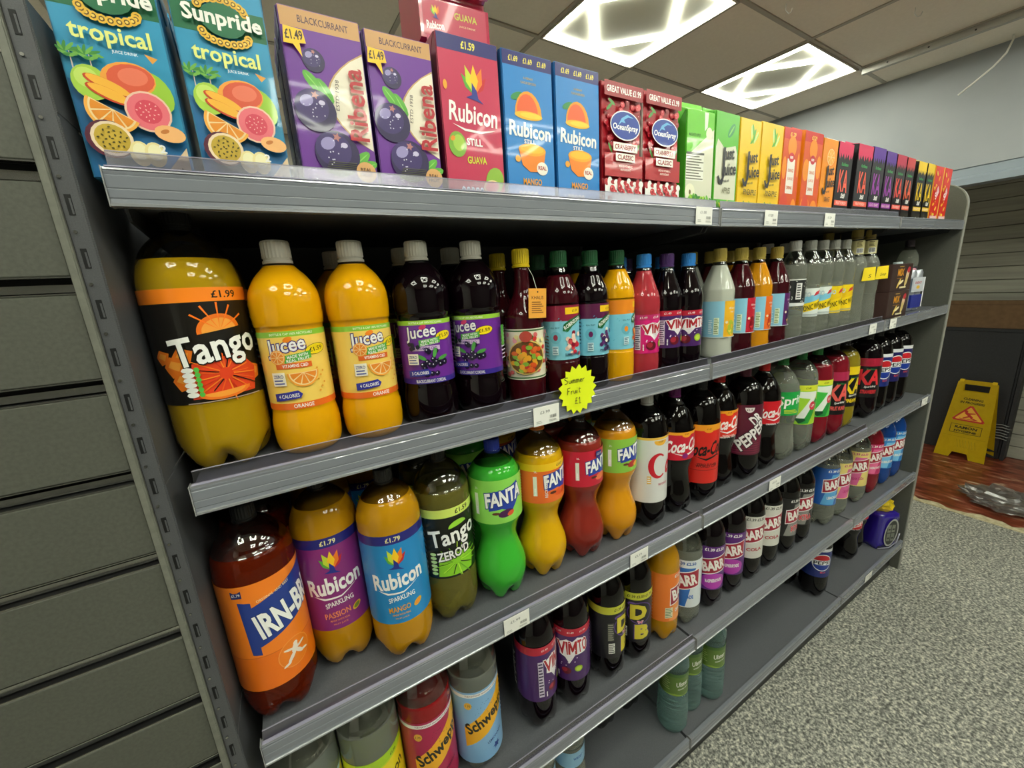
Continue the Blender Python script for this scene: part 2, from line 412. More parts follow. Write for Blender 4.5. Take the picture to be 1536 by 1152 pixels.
def l_tang(a, w, h):
    full(a, w, h, '17130f'); a.rect(-w/2, h*.88, w/2, h, 'ff8a1e'); a.txt('£1.99', .022, h*.94, .030, .009, '1a0c05', .03)
    for x, y, s in ((-.036, .060, .012), (-.047, .048, .014), (-.041, .030, .013), (.043, .030, .012), (-.06, .06, .01)):
        a.poly([(x-s, y), (x-s*.3, y+s*.9), (x+s, y+s*.5), (x+s*.6, y-s*.7), (x-s*.4, y-s)], 'f07a1c'); a.poly([(x-s*.6, y), (x-s*.2, y+s*.55), (x+s*.6, y+s*.3), (x+s*.3, y-s*.4)], 'f9a23c')
    a.ell(.008, .088, .024, .020, 'f2761a', 8, a0=0, a1=180); a.ell(.008, .088, .019, .015, 'fba441', 8, a0=0, a1=180)
    for t in (30, 60, 85, 115, 140): a.poly([(.008, .088), (.008+.034*cos(radians(t)), .088+.034*sin(radians(t))), (.008+.034*cos(radians(t+4)), .088+.034*sin(radians(t+4)))], 'ff7b1c')
    a.poly([(-.035, .006), (.036, .006), (.044, .036), (.022, .058), (-.028, .050)], 'e8441e')
    splash(a, .004, .034, .042, ['f5631f', 'fb8c2a', 'd93a1a', 'f77a20', '2a0f08'], 22, 4, .10)
    a.ell(.0, .013, .028, .010, 'f57a22', 4, a0=180, a1=360); a.ell(.0, .013, .022, .007, 'fba03a', 4, a0=180, a1=360)
    a.txt('Tango', .002, .064, .096, .046, 'fbfaf6', .035, .05, 8, out='14100c', ob=.03)
    for i in range(6): a.ell(-.033, .012 + i*.0062, .0065, .0034, 'f2f2ec', n=8); a.ell(-.024, .012 + i*.0062, .003, .0034, '59c04a', n=6)
    a.rect(-.04, .001, .04, .0022, 'b9a08a'); back(a, w, h)
def jucee(a, w, h, bg, stripe, foot, name, logo_o, fruit, cal):
    full(a, w, h, bg); a.rect(-w/2, h*.93, w/2, h, stripe); a.txt('BOTTLE & CAP 100% RECYCLABLE', 0, h*.965, .055, .003, 'f2f6e0', .02)
    a.rect(-w/2, 0, w/2, h*.085, foot); a.txt(name, 0, h*.043, .05 if len(name) > 8 else .026, .0055, W_, .02)
    a.txt('Jucee', -.010, h*.80, .050, .025, W_, .03, .1, 6, out='3b1f78', ob=.05); a.ell(-.006, h*.895, .006, .0035, logo_o, 20)
    a.ell(.029, h*.745, .016, .0075, '3a2a10', 6); a.ell(.029, h*.745, .0153, .0069, 'f4d616', 6); a.txt('£1.59', .029, h*.745, .021, .0058, '3a2a10', .03, 0, 6)
    a.poly([(-.014, h*.60), (.020, h*.64), (.020, h*.735), (-.014, h*.695)], '53a83f'); a.txt('MADE WITH', .003, h*.685, .026, .0042, W_, .03, 0, 6); a.txt('REAL FRUIT', .003, h*.637, .029, .0042, W_, .03, 0, 6)
    a.rect(-.026, h*.53, .019, h*.60, 'e2641f' if fruit == 'o' else 'd8b8e0'); a.txt('VITAMINS C&D', -.002, h*.565, .032, .0045, W_ if fruit == 'o' else '3b1f78', .03)
    if fruit == 'o':
        orange_slice(a, -.022, h*.68, .010); orange_slice(a, .006, h*.47, .020, 180, 362)
        for i in range(7): a.ell(.024 + .004*(i % 3), h*(.2+.05*i), .0016, .0016, 'e59a2c', n=6)
    else:
        rr = random.Random(5)
        for i in range(20):
            x, y = (.004 + rr.gauss(0, .010), h*.34 + rr.gauss(0, .008)); a.ell(x, y, .0042, .0042, '1b1230', n=10); a.ell(x-.001, y+.001, .0012, .0012, 'c9c4da', n=6)
        for i in range(6): x, y = (-.028 + rr.random()*.014, h*.56+rr.random()*.012); a.ell(x, y, .0035, .0035, '1b1230', n=8)
        for t in (20, 150, 75): a.ell(.004+.018*cos(radians(t)), h*.36+.014*sin(radians(t)), .008, .003, '4d9a45', t)
    a.rect(-.033, h*.32, -.016, h*.49, 'f1ead8'); a.txt('ZERO', -.0245, h*.44, .013, .0045, '23307f', .03); a.lines(-.031, h*.33, -.018, h*.41, 2, '5560a0')
    a.poly([(-.034, h*.12), (-.002, h*.15), (.001, h*.20), (-.004, h*.25), (-.034, h*.22)], '2c2f96'); a.txt(cal, -.016, h*.185, .026, .0052, W_, .03, 0, 3)
    back(a, w, h, '7a5a20' if fruit == 'o' else 'd8cce8'); a.rect(w*.22, h*.45, w*.26, h*.8, '4ea23a')
def l_jor(a, w, h): jucee(a, w, h, 'f6cf62', '8cc43c', 'ee6f1f', 'ORANGE', 'f0851f', 'o', '4 CALORIES')
def l_jbc(a, w, h): jucee(a, w, h, '6d2a96', '9acb3e', '35268c', 'BLACKCURRANT CORDIAL', 'd23b6a', 'b', '3 CALORIES')
def l_glass(a, w, h):
    full(a, w, h, 'e9e6d2'); a.rect(-w/2, h*.02, w/2, h*.98, '3f6b3a'); a.rect(-w/2, h*.05, w/2, h*.95, 'e7dfc8')
    rr = random.Random(8)
    for i in range(70):
        x, y = (rr.random()-.5)*w*.6, h*(.08+.84*rr.random()); a.ell(x, y, .0045, .004, rr.choice(('c7342e', 'e89aa8', 'd96a6a', '4e8a3c', 'f0e2a0')), rr.random()*180, 8)
    a.ell(0, h*.45, .033, h*.34, 'e9c86a'); a.ell(0, h*.45, .031, h*.32, '6b4a22')
    for i in range(45):
        t = rr.random()*6.28; q = sqrt(rr.random()); a.ell(.026*q*cos(t), h*.44 + h*.26*q*sin(t), .0055, .0042, rr.choice(('d9531e', 'e8a32c', '7fae3a', '9cc84a', 'c2302a', 'e06a2c')), rr.random()*180, 9)
    a.ell(.0, h*.86, .010, .010, 'b2453a'); back(a, w, h, '6a4a30')
def robin(a, w, h, top, fruit):
    full(a, w, h, '7fc7dc'); a.rect(-w/2, h*.72, w/2, h, top); a.rect(-.004, h*.84, .038, h*.96, 'f6c81e'); a.txt('£1.59', .018, h*.90, .014, .005, '3a1a10', .02)
    for i in range(14): x, y = -.05 + (i*37 % 100)*.001, h*.2 + (i*53 % 60)*.01*h; a.ell(x, y, .0022, .0008, '5cb0c8', 40, 6)
    a.ell(-.024, h*.42, .011, .012, '69b6cc'); a.ell(-.024, h*.42, .0045, .006, {'s': '8c1d3a', 'b': '6a1a58', 'o': 'f08a1c'}[fruit], 0, 10)
    a.poly([(-.010, h*.54), (.0, h*.52), (.010, h*.62), (.026, h*.70), (.040, h*.73), (.040, h*.82), (.022, h*.80), (.004, h*.74), (-.008, h*.66)], '1f6b3a'); a.txt('ROBINSONS', .012, h*.675, .042, .0075, W_, .04, 0, 26, .25)
    rr = random.Random(3); cols = {'s': ('c41f34', 'd84a50', '8c1530', 'f3d3c0'), 'b': ('231a44', '3a2458', 'f1eede', '5a2a6a'), 'o': ('f08a1c', 'f7b04a', 'f6d28a', 'e8701a')}[fruit]
    for i in range(26): a.ell(.012 + rr.gauss(0, .008), h*.36 + rr.gauss(0, h*.11), .0045, .0045, rr.choice(cols), 0, 9)
    a.txt({'s': 'SUMMER FRUITS', 'b': 'APPLE & BLACKCURRANT', 'o': 'ORANGE'}[fruit], .010, h*.10, .034, .005, '1f3a5c', .03)
    a.txt('REAL FRUIT', -.024, h*.60, .017, .003, '1f5c78', .02); a.rect(-.03, h*.10, -.019, h*.26, 'd6eef2'); a.lines(-.029, h*.11, -.02, h*.25, 4, '2a5a78')
    back(a, w, h, '1f4a68')
def l_rs(a, w, h): robin(a, w, h, '8e1f3c', 's')
def l_rb(a, w, h): robin(a, w, h, '5c1c46', 'b')
def l_ro(a, w, h): robin(a, w, h, 'f08c22', 'o')
def vimto(a, w, h, bg, ribbon, wt='VIMTO'):
    full(a, w, h, bg); a.rect(-w/2, h*.86, w/2, h, ribbon)
    for x in (-.034, -.004, .026): a.txt('£1.49', x, h*.93, .016, .005, W_, .03)
    a.poly([(-.030, h*.74), (-.014, h*.80), (.0, h*.76), (.012, h*.83), (.034, h*.78), (.032, h*.52), (.006, h*.50), (-.008, h*.34), (-.018, h*.46), (-.032, h*.50)], 'f6f2f4')
    H = h*.25; a.txt('VI', -.0235, h*.627, .027, H, 'b3202c', .05, 0, 4, out='ffffff', ob=.04); a.txt('TO', .0255, h*.665, .027, H, 'b3202c', .05, 0, 4, out='ffffff', ob=.04)
    for k_, c_ in ((.0012, 'ffffff'), (0, 'b3202c')):
        for x_, w2 in ((-.0075, .0024), (.0085, .0024)): a.poly([(x_-w2-k_, h*.645-H/2-k_), (x_+w2+k_, h*.645-H/2-k_), (x_+w2+k_, h*.645+H/2+k_), (x_-w2-k_, h*.645+H/2+k_)], c_)
        a.poly([(-.0099-k_, h*.645+H/2+k_), (-.005, h*.645+H/2+k_), (.0005, h*.645), (.006, h*.645+H/2+k_), (.0109+k_, h*.645+H/2+k_), (.0022+k_, h*.645-H*.32-k_), (-.0012-k_, h*.645-H*.32-k_)], c_)
    a.ell(-.016, h*.20, .012, .010, '6a1424'); a.ell(-.020, h*.22, .007, .006, 'a8283a'); a.ell(.014, h*.24, .010, .009, '9ec02c'); a.ell(.014, h*.24, .007, .006, 'c2dc4a')
    rr = random.Random(2)
    for i in range(16): a.ell(-.03+.06*rr.random(), h*(.3+.5*rr.random()), .0016, .0016, 'f0dff0', 0, 6)
    a.rect(-.052, h*.1, -.040, h*.75, 'd8cfe0'); a.lines(-.051, h*.12, -.041, h*.74, 11, '3a2450'); facts(a, -.034, h*.1, .010); back(a, w, h)
def l_vim(a, w, h): vimto(a, w, h, '4a2266', 'c0223a')
def l_vip(a, w, h): vimto(a, w, h, 'd81f78', 'c42a6a')
def sq(a, w, h, c2, f1, f2):
    full(a, w, h, '8fcbe4'); a.rect(-.004, 0, .045, h, c2); a.txt('100% No Added', .020, h*.80, .024, .005, W_, .02); a.txt('Sugar', .020, h*.70, .013, .005, W_, .02)
    rr = random.Random(4)
    for i in range(16): a.ell(.010+.022*rr.random(), h*(.08+.36*rr.random()), .0055, .0055, rr.choice((f1, f2)), 0, 10)
    a.rect(-.028, h*.08, -.016, h*.55, 'e8f2d8'); a.lines(-.027, h*.1, -.017, h*.54, 9, '6a8a3a'); a.lines(-.040, h*.1, -.031, h*.5, 8, 'e8f6fa'); a.ell(.002, h*.42, .0035, .0035, 'f4e8c8'); a.rect(-w/2, 0, w/2, .0015, 'e8f2f4'); back(a, w, h, '2a5a78')
def l_sq1(a, w, h): sq(a, w, h, 'f2b62a', 'f1d34a', 'b8c23a')
def l_sq2(a, w, h): sq(a, w, h, 'c02034', 'd8303a', '8c1420')
def l_sq3(a, w, h): sq(a, w, h, 'f0702a', 'f39a3a', 'c8401c')
def l_sq4(a, w, h): sq(a, w, h, '5a2468', 'e8b878', '2c1a48')
def l_clr(a, w, h):
    full(a, w, h, 'e9e9e6'); a.rect(-w/2, h*.12, w/2, h*.96, '2a2c2c'); rr = random.Random(5)
    for i in range(60): a.ell((rr.random()-.5)*w*.7, h*(.16+.76*rr.random()), .003, .0012, 'dcdcd8', rr.random()*180, 6)
    a.rect(-.007, h*.25, .007, h*.85, 'f0f0ec'); a.lines(-.005, h*.28, .005, h*.82, 6, '333333')
def tonic(a, w, h, c, c2):
    full(a, w, h, 'e4ece8' if c2 else 'f3d21c')
    a.poly([(-w/2, h*.30), (-w/2, h*.55), (.045, h*.85), (w/2, h*.85), (w/2, h*.5), (.045, h*.5)], c); a.poly([(-.05, h*.08), (.045, h*.36), (.045, h*.68), (-.05, h*.38)], 'f3d21c')
    a.txt('GO', -.018, h*.78, .020, h*.16, 'c8d8dc', .03, out='8898a0', ob=.03); a.txt('TONIC WATER', .004, h*.37, .072, h*.19, '17150c', .03, .15, 16)
    a.poly([(.0, h*.72), (.02, h*.80), (.024, h*.94), (.006, h*.86)], 'c8323c'); a.lines(-.03, h*.03, .03, h*.1, 2, '8a9aa0'); back(a, w, h, '50606a')
def l_ton(a, w, h): tonic(a, w, h, '7fc4e0', True)
def l_toy(a, w, h): tonic(a, w, h, 'e8c018', False)
def l_neck(a, w, h): full(a, w, h, 'e6dc9e'); a.lines(-.012, h*.55, .004, h*.95, 4, '5a4a20'); a.bars(-.012, h*.08, .010, h*.45)
def l_irn(a, w, h):
    full(a, w, h, 'f5821e'); a.rect(-w/2, 0, w/2, h*.33, 'ee7410')
    a.rect(-w/2, h*.325, w/2, h*.333, 'd9661a')
    a.poly([(-.042, h*.36), (-.030, h*.345), (-.030, h*.42), (.075, h*.62), (.075, h*.985), (.02, h*.90), (-.030, h*.795), (-.030, h*.84), (-.046, h*.86)], '1f3a8c')
    a.txt('IRN-BRU', .022, h*.65, .104, h*.235, 'fbfaf6', .06, .0, 11, out='14245c', ob=.02)
    a.txt('ORIGINAL AND BEST', .0, h*.86, .046, .004, 'f9d9a8', .02, 0, 10)
    a.poly([(-.052, h*.90), (-.038, h*.90), (-.038, h*.965), (-.045, h*.94), (-.052, h*.965)], '1f2d70'); a.rect(-.052, h*.905, -.038, h*.95, '1f2d70'); a.txt('£1.79', -.045, h*.93, .011, .0045, W_, .03)
    a.ell(.010, h*.23, .024, .024, 'f79a48', n=26); a.ell(.010, h*.23, .0228, .0228, 'f0801c', n=26)
    B = [(.012, h*.30, .0035, .0035, 0), (.010, h*.26, .0045, .008, -20), (.002, h*.275, .008, .002, 160), (.019, h*.265, .008, .002, 20), (.015, h*.215, .003, .009, 40), (.004, h*.20, .003, .010, -40), (-.004, h*.15, .006, .002, 20), (.022, h*.19, .007, .002, -10)]
    for x, y, rx, ry, r in B: a.ell(x, y, rx, ry, 'f2e3d2', r, 10)
    a.rect(w*.3, h*.06, w*.42, h*.45, '1f3a8c'); a.bars(w*.31, h*.08, w*.41, h*.4); a.lines(-w*.42, h*.1, -w*.3, h*.6, 10, '1f3a8c', .4)
def leafs(a, cx, cy, s):
    for t, c in ((-38, 'c8202c'), (38, '5cae3a'), (-20, 'ee7a1e'), (20, 'cddc39'), (0, 'f7c51d')):
        r = radians(t + 90); L = s*(1.0 if abs(t) > 30 else 1.2); px, py = cos(r), sin(r)
        a.poly([(cx, cy), (cx + px*L*.5 - py*L*.17, cy + py*L*.5 + px*L*.17), (cx + px*L, cy + py*L), (cx + px*L*.5 + py*L*.17, cy + py*L*.5 - px*L*.17)], c)
    a.poly([(cx - s*.12, cy + s*.5), (cx + s*.10, cy + s*.2), (cx + s*.16, cy - s*.10), (cx + s*.42, cy - s*.30), (cx + s*.05, cy - s*.2), (cx - s*.45, cy - s*.12), (cx - s*.15, cy)], '23308c')
def rub(a, w, h, bg, sub, fl, flc, price):
    full(a, w, h, bg); a.rect(-w/2, h*.90, w/2, h, '25257c'); a.txt(price, 0, h*.95, .024, .0085, 'f2e9a0', .04)
    leafs(a, .0, h*.655, h*.17)
    a.txt('Rubicon', .0, h*.50, .086, h*.185, 'fbf7f4', .05, .05, 5)
    a.poly([(-.036, h*.395), (-.020, h*.345), (.006, h*.345), (.036, h*.44), (.006, h*.362), (-.018, h*.365)], 'fbf7f4')
    a.txt(sub, .002, h*.285, .044, h*.055, 'fbf7f4', .03, 0, 5, .25); a.txt(fl, -.004, h*.17, .040 if len(fl) > 5 else .036, h*.065, flc, .03, 0, 4)
    a.txt('MADE WITH REAL', -.002, h*.105, .030, .0035, flc, .02); a.txt('FRUIT JUICE', -.002, h*.06, .022, .0035, flc, .02); a.ell(.027, h*.17, .0085, .0055, 'e8b02a', 35); a.ell(.027, h*.17, .006, .0036, '7a8a1c' if fl == 'PASSION' else 'f0912a', 35)
    a.rect(w*.24, h*.2, w*.27, h*.4, 'f2f0ee'); back(a, w, h)
def l_rpa(a, w, h): rub(a, w, h, '8a2a78', 'SPARKLING', 'PASSION', 'f08a5a', '£1.79')
def l_rma(a, w, h): rub(a, w, h, '1d86c8', 'SPARKLING', 'MANGO', 'f2a52c', '£1.79')
def l_tz(a, w, h):
    full(a, w, h, '14160f'); a.rect(-w/2, h*.88, w/2, h, 'd5e86a'); a.txt('£1.59', .024, h*.94, .030, .0095, '1a1c08', .04)
    a.poly([(-.032, .004), (.036, .004), (.042, .034), (.020, .05), (-.028, .044)], '8fd32c')
    splash(a, .004, .034, .045, ['9be02f', 'c2ee4a', '6fb51f', '14160f'], 22, 6, .10); a.ell(.012, h*.74, .018, .011, '9ad83a', 10, a0=0, a1=180)
    a.txt('Tango', .004, h*.59, .094, .044, 'fbfaf6', .035, .05, 8, out='0f110a', ob=.03); a.txt("ZERO'D", .0, h*.355, .062, .019, 'fbfaf6', .045, .05, 8, out='0f110a', ob=.06)
    for i in range(6): a.ell(-.038, .012 + i*.008, .006, .0035, 'c8e8a0', n=8)
    back(a, w, h)
def fanta(a, w, h, bg, foot, fc, top=None, stripe=None):
    full(a, w, h, bg)
    if stripe: a.rect(-w/2, h*.82, w/2, h, stripe); a.txt('£1.69', .004, h*.91, .018, .006, '2a2a2a', .02)
    a.poly([(-.030, h*.30), (-.026, h*.74), (.008, h*.78), (.034, h*.88), (.036, h*.50), (.018, h*.24), (-.004, h*.34)], '2440a8')
    a.txt('FANTA', .004, h*.60, .080, h*.34, 'fbfaf8', .06, .1, 8, out='16307e', ob=.05)
    a.ell(.004, h*.22, .016, .008, fc, 8, 14); a.ell(.014, h*.20, .008, .005, foot, 20, 10); a.ell(-.016, h*.24, .008, .003, '5a2a1a', 0, 8)
    a.rect(-.058, h*.2, -.050, h*.7, 'e8f0e0'); facts(a, -.054, h*.24, .011); a.txt('2L', -.052, h*.82, .007, .004, W_, .02); back(a, w, h)
def l_fgr(a, w, h): fanta(a, w, h, '8fd858', 'd8542a', '4a1a52')
def l_fyl(a, w, h): fanta(a, w, h, 'f0702a', 'd84a1c', 'e8561f', stripe='f5c81e'); a.txt('RECYCLE ME', -.032, h*.42, .045, .006, W_, .03, 0, 90)
def l_frd(a, w, h): fanta(a, w, h, 'c81f38', 'e8803a', 'f07a4a'); a.rect(-.012, h*.80, .006, h*.97, '25307c'); a.txt('£2.19', -.003, h*.89, .014, .005, W_, .02)
def l_fpe(a, w, h): fanta(a, w, h, '8cc244', 'f0a83a', 'b0302a')
def cola(a, w, h, bg, ink, word, sub, stripe=None, subc=None):
    full(a, w, h, bg)
    if stripe: a.rect(-w/2, h*.90, w/2, h, stripe); a.ell(0, h*.91, .013, h*.10 if h < .1 else .007, stripe, n=14, a0=180, a1=360); a.txt('£1.69', 0, h*.93, .012, .0045, '7a3a10', .02)
    y = h*(.52 if h < .1 else .60); hh = min(.040, h*.46)
    a.txt(word, 0, y, .112, hh, ink, .05, .28, 5); a.poly([(-.036, y-hh*.55), (-.006, y-hh*.72), (.030, y-hh*.45), (.046, y-hh*.66), (.030, y-hh*.56), (-.004, y-hh*.86)], ink)
    if sub: a.txt(sub[0], 0, y - hh*1.15, .056, .0065 if h > .1 else .005, subc or ink, .03)
    if sub and len(sub) > 1: a.rect(-w/2, h*.23, w/2, h*.235, subc or ink); a.txt(sub[1], 0, h*.30, .060, .0075, subc or ink, .03)
    back(a, w, h)
def l_dc(a, w, h):
    full(a, w, h, 'dcdcda'); a.ell(0, h*.94, .018, .011, 'f2b43a', n=16, a0=170, a1=370); a.rect(-w/2, h*.965, w/2, h, 'f2c04a'); a.txt('£1.69', 0, h*.935, .014, .005, '7a3a10', .02)
    CX, CY = -.006, h*.57
    a.poly([(CX + .026*cos(radians(t)), CY + .033*sin(radians(t))) for t in range(48, 313, 12)] + [(CX + .004 + .016*cos(radians(t)), CY + .027*sin(radians(t))) for t in range(308, 51, -12)], 'c8182a')
    a.txt('oke', .046, h*.56, .056, .050, 'c8182a', .07, .18); a.txt('FIND YOUR VOICE', .010, h*.28, .030, .006, 'c01858', .03); a.txt('zero sugar', .024, h*.88, .016, .004, '888888', .01)
    a.rect(-.034, h*.30, -.024, h*.42, 'e8b84a'); a.lines(-.033, h*.31, -.025, h*.41, 3, 'ffffff'); back(a, w, h, '888888')
def l_cc(a, w, h): cola(a, w, h, 'c81c34', 'f8f4f2', 'Coca-Cola', None, 'f2a024'); a.ell(-.004, h*.16, .008, .007, '8c1a78'); a.txt('CHERRY', .024, h*.15, .020, .005, '6a1060', .03)
def l_cz(a, w, h): cola(a, w, h, 'd8281e', '1a0f0c', 'Coca-Cola', ['ZERO SUGAR', 'WORLD CUP'], 'f2a024', '2a0c08')
def l_wc(a, w, h): cola(a, w, h, 'e0321f', 'f8f4f2', 'Coca-Cola', ['ORIGINAL TASTE'], 'f2a024'); a.txt('WORLD CUP', 0, h*.06, .036, .005, W_, .03)
def l_ck(a, w, h): cola(a, w, h, 'd01c28', 'f8f4f2', 'Coca-Cola', ['ORIGINAL TASTE'])
def l_drp(a, w, h):
    full(a, w, h, '5c1830'); a.lines(-w/2, h*.02, w/2, h*.35, 7, '7a2440', .5); a.ell(-.010, h*.95, .013, .015, 'f0ece8', n=16, a0=180, a1=360); a.txt('£2.15', -.010, h*.91, .016, .007, '2a1018', .04)
    a.txt('DR', .012, h*.72, .034, h*.24, 'f4f0ee', .06, 0, 42, out='1a0a10', ob=.05); a.txt('PEPPER', .004, h*.40, .110, h*.24, 'f4f0ee', .05, .1, 42, out='1a0a10', ob=.05); back(a, w, h)
def l_spr(a, w, h): full(a, w, h, '1fa84a'); a.txt('Sprite', .010, h*.60, .104, h*.52, 'f8faf6', .035, .15, 6); a.lines(-.02, h*.08, .03, h*.26, 3, 'd8e03a'); back(a, w, h)
def seven(a, w, h, c1, c2):
    full(a, w, h, c1); a.rect(-w/2, h*.86, w/2, h, 'dfe63a'); a.txt('£1.49', .0, h*.93, .016, .007, '3a5a1a', .02)
    a.poly([(-.036, h*.70), (-.036, h*.84), (.034, h*.84), (.034, h*.70), (-.004, h*.16), (-.030, h*.16), (.010, h*.66)], 'eef2ec')
    a.poly([(-.036, h*.16), (-.004, h*.16), (.030, h*.66), (.046, h*.60), (.010, h*.02), (-.02, h*.02)], c2); a.poly([(-.036, h*.16), (-.02, h*.02), (.0, h*.1), (-.004, h*.16)], '0f4a28')
    a.ell(.020, h*.48, .012, .015, 'd8324a'); a.txt('UP', .020, h*.48, .014, .010, W_, .03); back(a, w, h)
def l_7a(a, w, h): seven(a, w, h, 'a8d83a', '2c9a3e')
def l_7b(a, w, h): seven(a, w, h, '45c04a', '1d8a3a')
def ka(a, w, h, c, fl, top=None):
    full(a, w, h, '141214'); a.rect(-w/2, h*.80, w/2, h, top or c)
    a.txt('KA', -.002, h*.52, .074, h*.40, c, .06, .05); a.txt('Karibbean', 0, h*.73, .034, .007, '2f8a4a', .02); a.txt('Sparkling', .002, h*.28, .040, .010, W_, .03, .3, 6); a.txt(fl, 0, h*.15, .056, h*.10, c, .05)
    a.ell(.024, h*.86, .010, .008, top or c); back(a, w, h)
def l_kr(a, w, h): ka(a, w, h, 'f0605a', 'FRUIT PUNCH', 'b02850')
def l_ky(a, w, h): ka(a, w, h, 'f2d21c', 'PINEAPPLE')
def l_ks(a, w, h): ka(a, w, h, 'e0303a', 'STRAWBERRY', 'a81c38')
def l_kg(a, w, h): ka(a, w, h, '8a4ab0', 'BLACK GRAPE')
def pepsi(a, w, h, bg):
    full(a, w, h, bg); a.rect(-w/2, h*.90, w/2, h, 'e6e8ec'); a.ell(0, h*.52, .038, .040, 'f2f4f6', n=24)
    a.ell(0, h*.55, .034, .032, 'c8202c', n=20, a0=10, a1=170); a.ell(0, h*.49, .034, .032, '1c3c9c', n=20, a0=190, a1=350)
    a.rect(-.036, h*.44, .036, h*.60, 'f2f4f6'); a.txt('PEPSI', 0, h*.52, .064, h*.12, '14141c', .04, .05, 4); a.txt('MAX', .006, h*.18, .022, .009, 'c84a5a', .03, 0, 4); back(a, w, h)
def l_pe(a, w, h): pepsi(a, w, h, '1c2c78')
def l_pm(a, w, h): pepsi(a, w, h, '1c1c5c')
def schw(a, w, h, bg, fl, ink):
    full(a, w, h, bg); a.rect(-w/2, h*.93, w/2, h*.975, 'f2f0ee'); a.txt('THE NATION\'S FAVOURITE SINCE 1783', 0, h*.953, .085, .004, '7a2a3a', .02)
    a.poly([(-.050, h*.24), (-.050, h*.52), (.030, h*.85), (.036, h*.925), (.075, h*.925), (.075, h*.68), (-.002, h*.38)], 'f6b41c')
    a.txt('Schweppes', .012, h*.60, .124, h*.20, '14100c', .05, .1, 24); a.ell(-.038, h*.82, .008, .009, 'eab23a'); a.txt('1.75', -.038, h*.82, .010, .005, '3a2a10', .02)
    a.txt(fl, .016, h*.26, .040, .007, ink, .02, 0, 12); star(a, .018, h*.13, .010, 6, ink, .5)
    rr = random.Random(3)
    for i in range(26): a.ell(-.03 + .05*rr.random(), h*(.66 + .2*rr.random()), .0007, .0007, ink, 0, 5)
    back(a, w, h)
def l_sr(a, w, h): schw(a, w, h, 'b01c4e', 'RASPBERRY', '5a0c28')
def l_sb(a, w, h): schw(a, w, h, '86b6e2', 'LEMONADE', '23408c')
def l_lime(a, w, h):
    full(a, w, h, 'c8dc1c'); a.poly([(-.05, h*.80), (.05, h*.93), (.05, h), (-.05, h)], 'a8d01c'); a.poly([(-.05, h*.1), (-.05, h*.78), (.05, h*.90), (.05, h*.1)], 'f2dc1c'); a.txt('£1.50', -.024, h*.88, .014, .006, '2a4a10', .03); a.txt('£1.50', .020, h*.92, .014, .006, '2a4a10', .03)
    a.txt('Lemon', .010, h*.62, .060, .026, '2a2410', .03, .2, 20); a.txt('& Lime', .012, h*.42, .050, .020, '2a2410', .03, .2, 20); splash(a, -.02, h*.5, .02, ['8cc81c', 'b8dc2c'], 9, 3)
def l_lem2(a, w, h): full(a, w, h, 'a8cfe0'); a.poly([(-.05, 0), (-.05, h*.5), (.05, h), (.05, 0)], 'f2d83a'); a.txt('Tonic', .01, h*.5, .05, .024, '23408c', .03, .1, 20)
def dnb(a, w, h):
    full(a, w, h, '15131a'); a.rect(-w/2, h*.86, w/2, h, 'c8c83a'); a.txt('£1.39 £2.50 £1.39', 0, h*.93, .070, .008, '2a2a14', .04)
    a.ell(-.022, h*.78, .012, .006, '6a4a9a'); a.ell(0, h*.60, .036, .034, '5a3a8a', n=20); a.ell(0, h*.60, .033, .031, '15131a', n=20)
    a.txt('D', -.004, h*.62, .046, h*.30, 'd8c832', .10, 0, 0, out='15131a', ob=.03); a.txt("'N'", .0, h*.42, .016, .009, 'e05a8a', .05, out='f0e8f0', ob=.05); a.txt('B', .006, h*.22, .042, h*.30, 'd8c832', .10, 0, 0, out='5a3a8a', ob=.03)
    a.rect(-.05, h*.1, -.034, h*.30, 'e8e8e0'); a.lines(-.049, h*.11, -.035, h*.29, 5, '444444'); a.rect(-.052, h*.35, -.036, h*.70, '4a4a44'); a.lines(-.051, h*.36, -.037, h*.69, 8, '9a9a8a'); back(a, w, h)
def barr(a, w, h, bg, acc, price, sub=None, paper=None, pc=W_, solid=False):
    full(a, w, h, bg)
    for s in (0, 1):
        x0 = s * w/2 - (0 if s == 0 else 0)
        if s == 1: x0 = w/2 - .046
        if acc: a.poly([(x0-.044, h*.02), (x0+.002, h*.02), (x0+.030, h*.84), (x0-.014, h*.84)], acc) if not solid else a.ell(x0, h*.20, .040, h*.18, acc)
        if price: a.txt('£1.39 £2.50', x0, h*.93, .060, .0105, pc, .06)
        a.poly([(x0-.043, h*.33), (x0+.043, h*.44), (x0+.043, h*.82), (x0-.043, h*.70)], 'f4f0ee'); a.poly([(x0-.041, h*.352), (x0+.041, h*.46), (x0+.041, h*.80), (x0-.041, h*.68)], 'a01c34')
        a.txt('BARR', x0, h*.575, .072, h*.235, 'f8f4ee', .07, 0, 11)
        if sub: a.txt(sub, x0, h*.22, .050, h*.08, pc if not paper else paper, .06, 0, 5)
def l_bor(a, w, h): barr(a, w, h, 'ee7c28', 'f59a4a', 1, 'ORANGEADE'); nutri(a, -.056, h*.08, -.034, h*.30, 'e8e0c0', '3a6a3a', 6)
def l_ble(a, w, h): barr(a, w, h, 'dfe6ea', '2a6cc0', 1, 'LEMONADE', '2a6cc0', '2a5ca8')
def l_bra(a, w, h): barr(a, w, h, '5a1c78', 'b83ab0', 1, 'RASPBERRYADE', None, W_, True)
def l_bwh(a, w, h): barr(a, w, h, 'd6d4cc', None, 1, 'COLA', 'b02a3a', '55554e')
def l_bxt(a, w, h): barr(a, w, h, '1c1a1c', '8a8a86', 1, 'XTRA', 'd8283a'); a.txt('XTRA', 0, h*.22, .044, h*.16, 'd8283a', .05, 0, 5, out='f0eae6', ob=.03)
def l_bbl(a, w, h): barr(a, w, h, '2460b8', '5aa8e0', 1, 'LEMONADE')
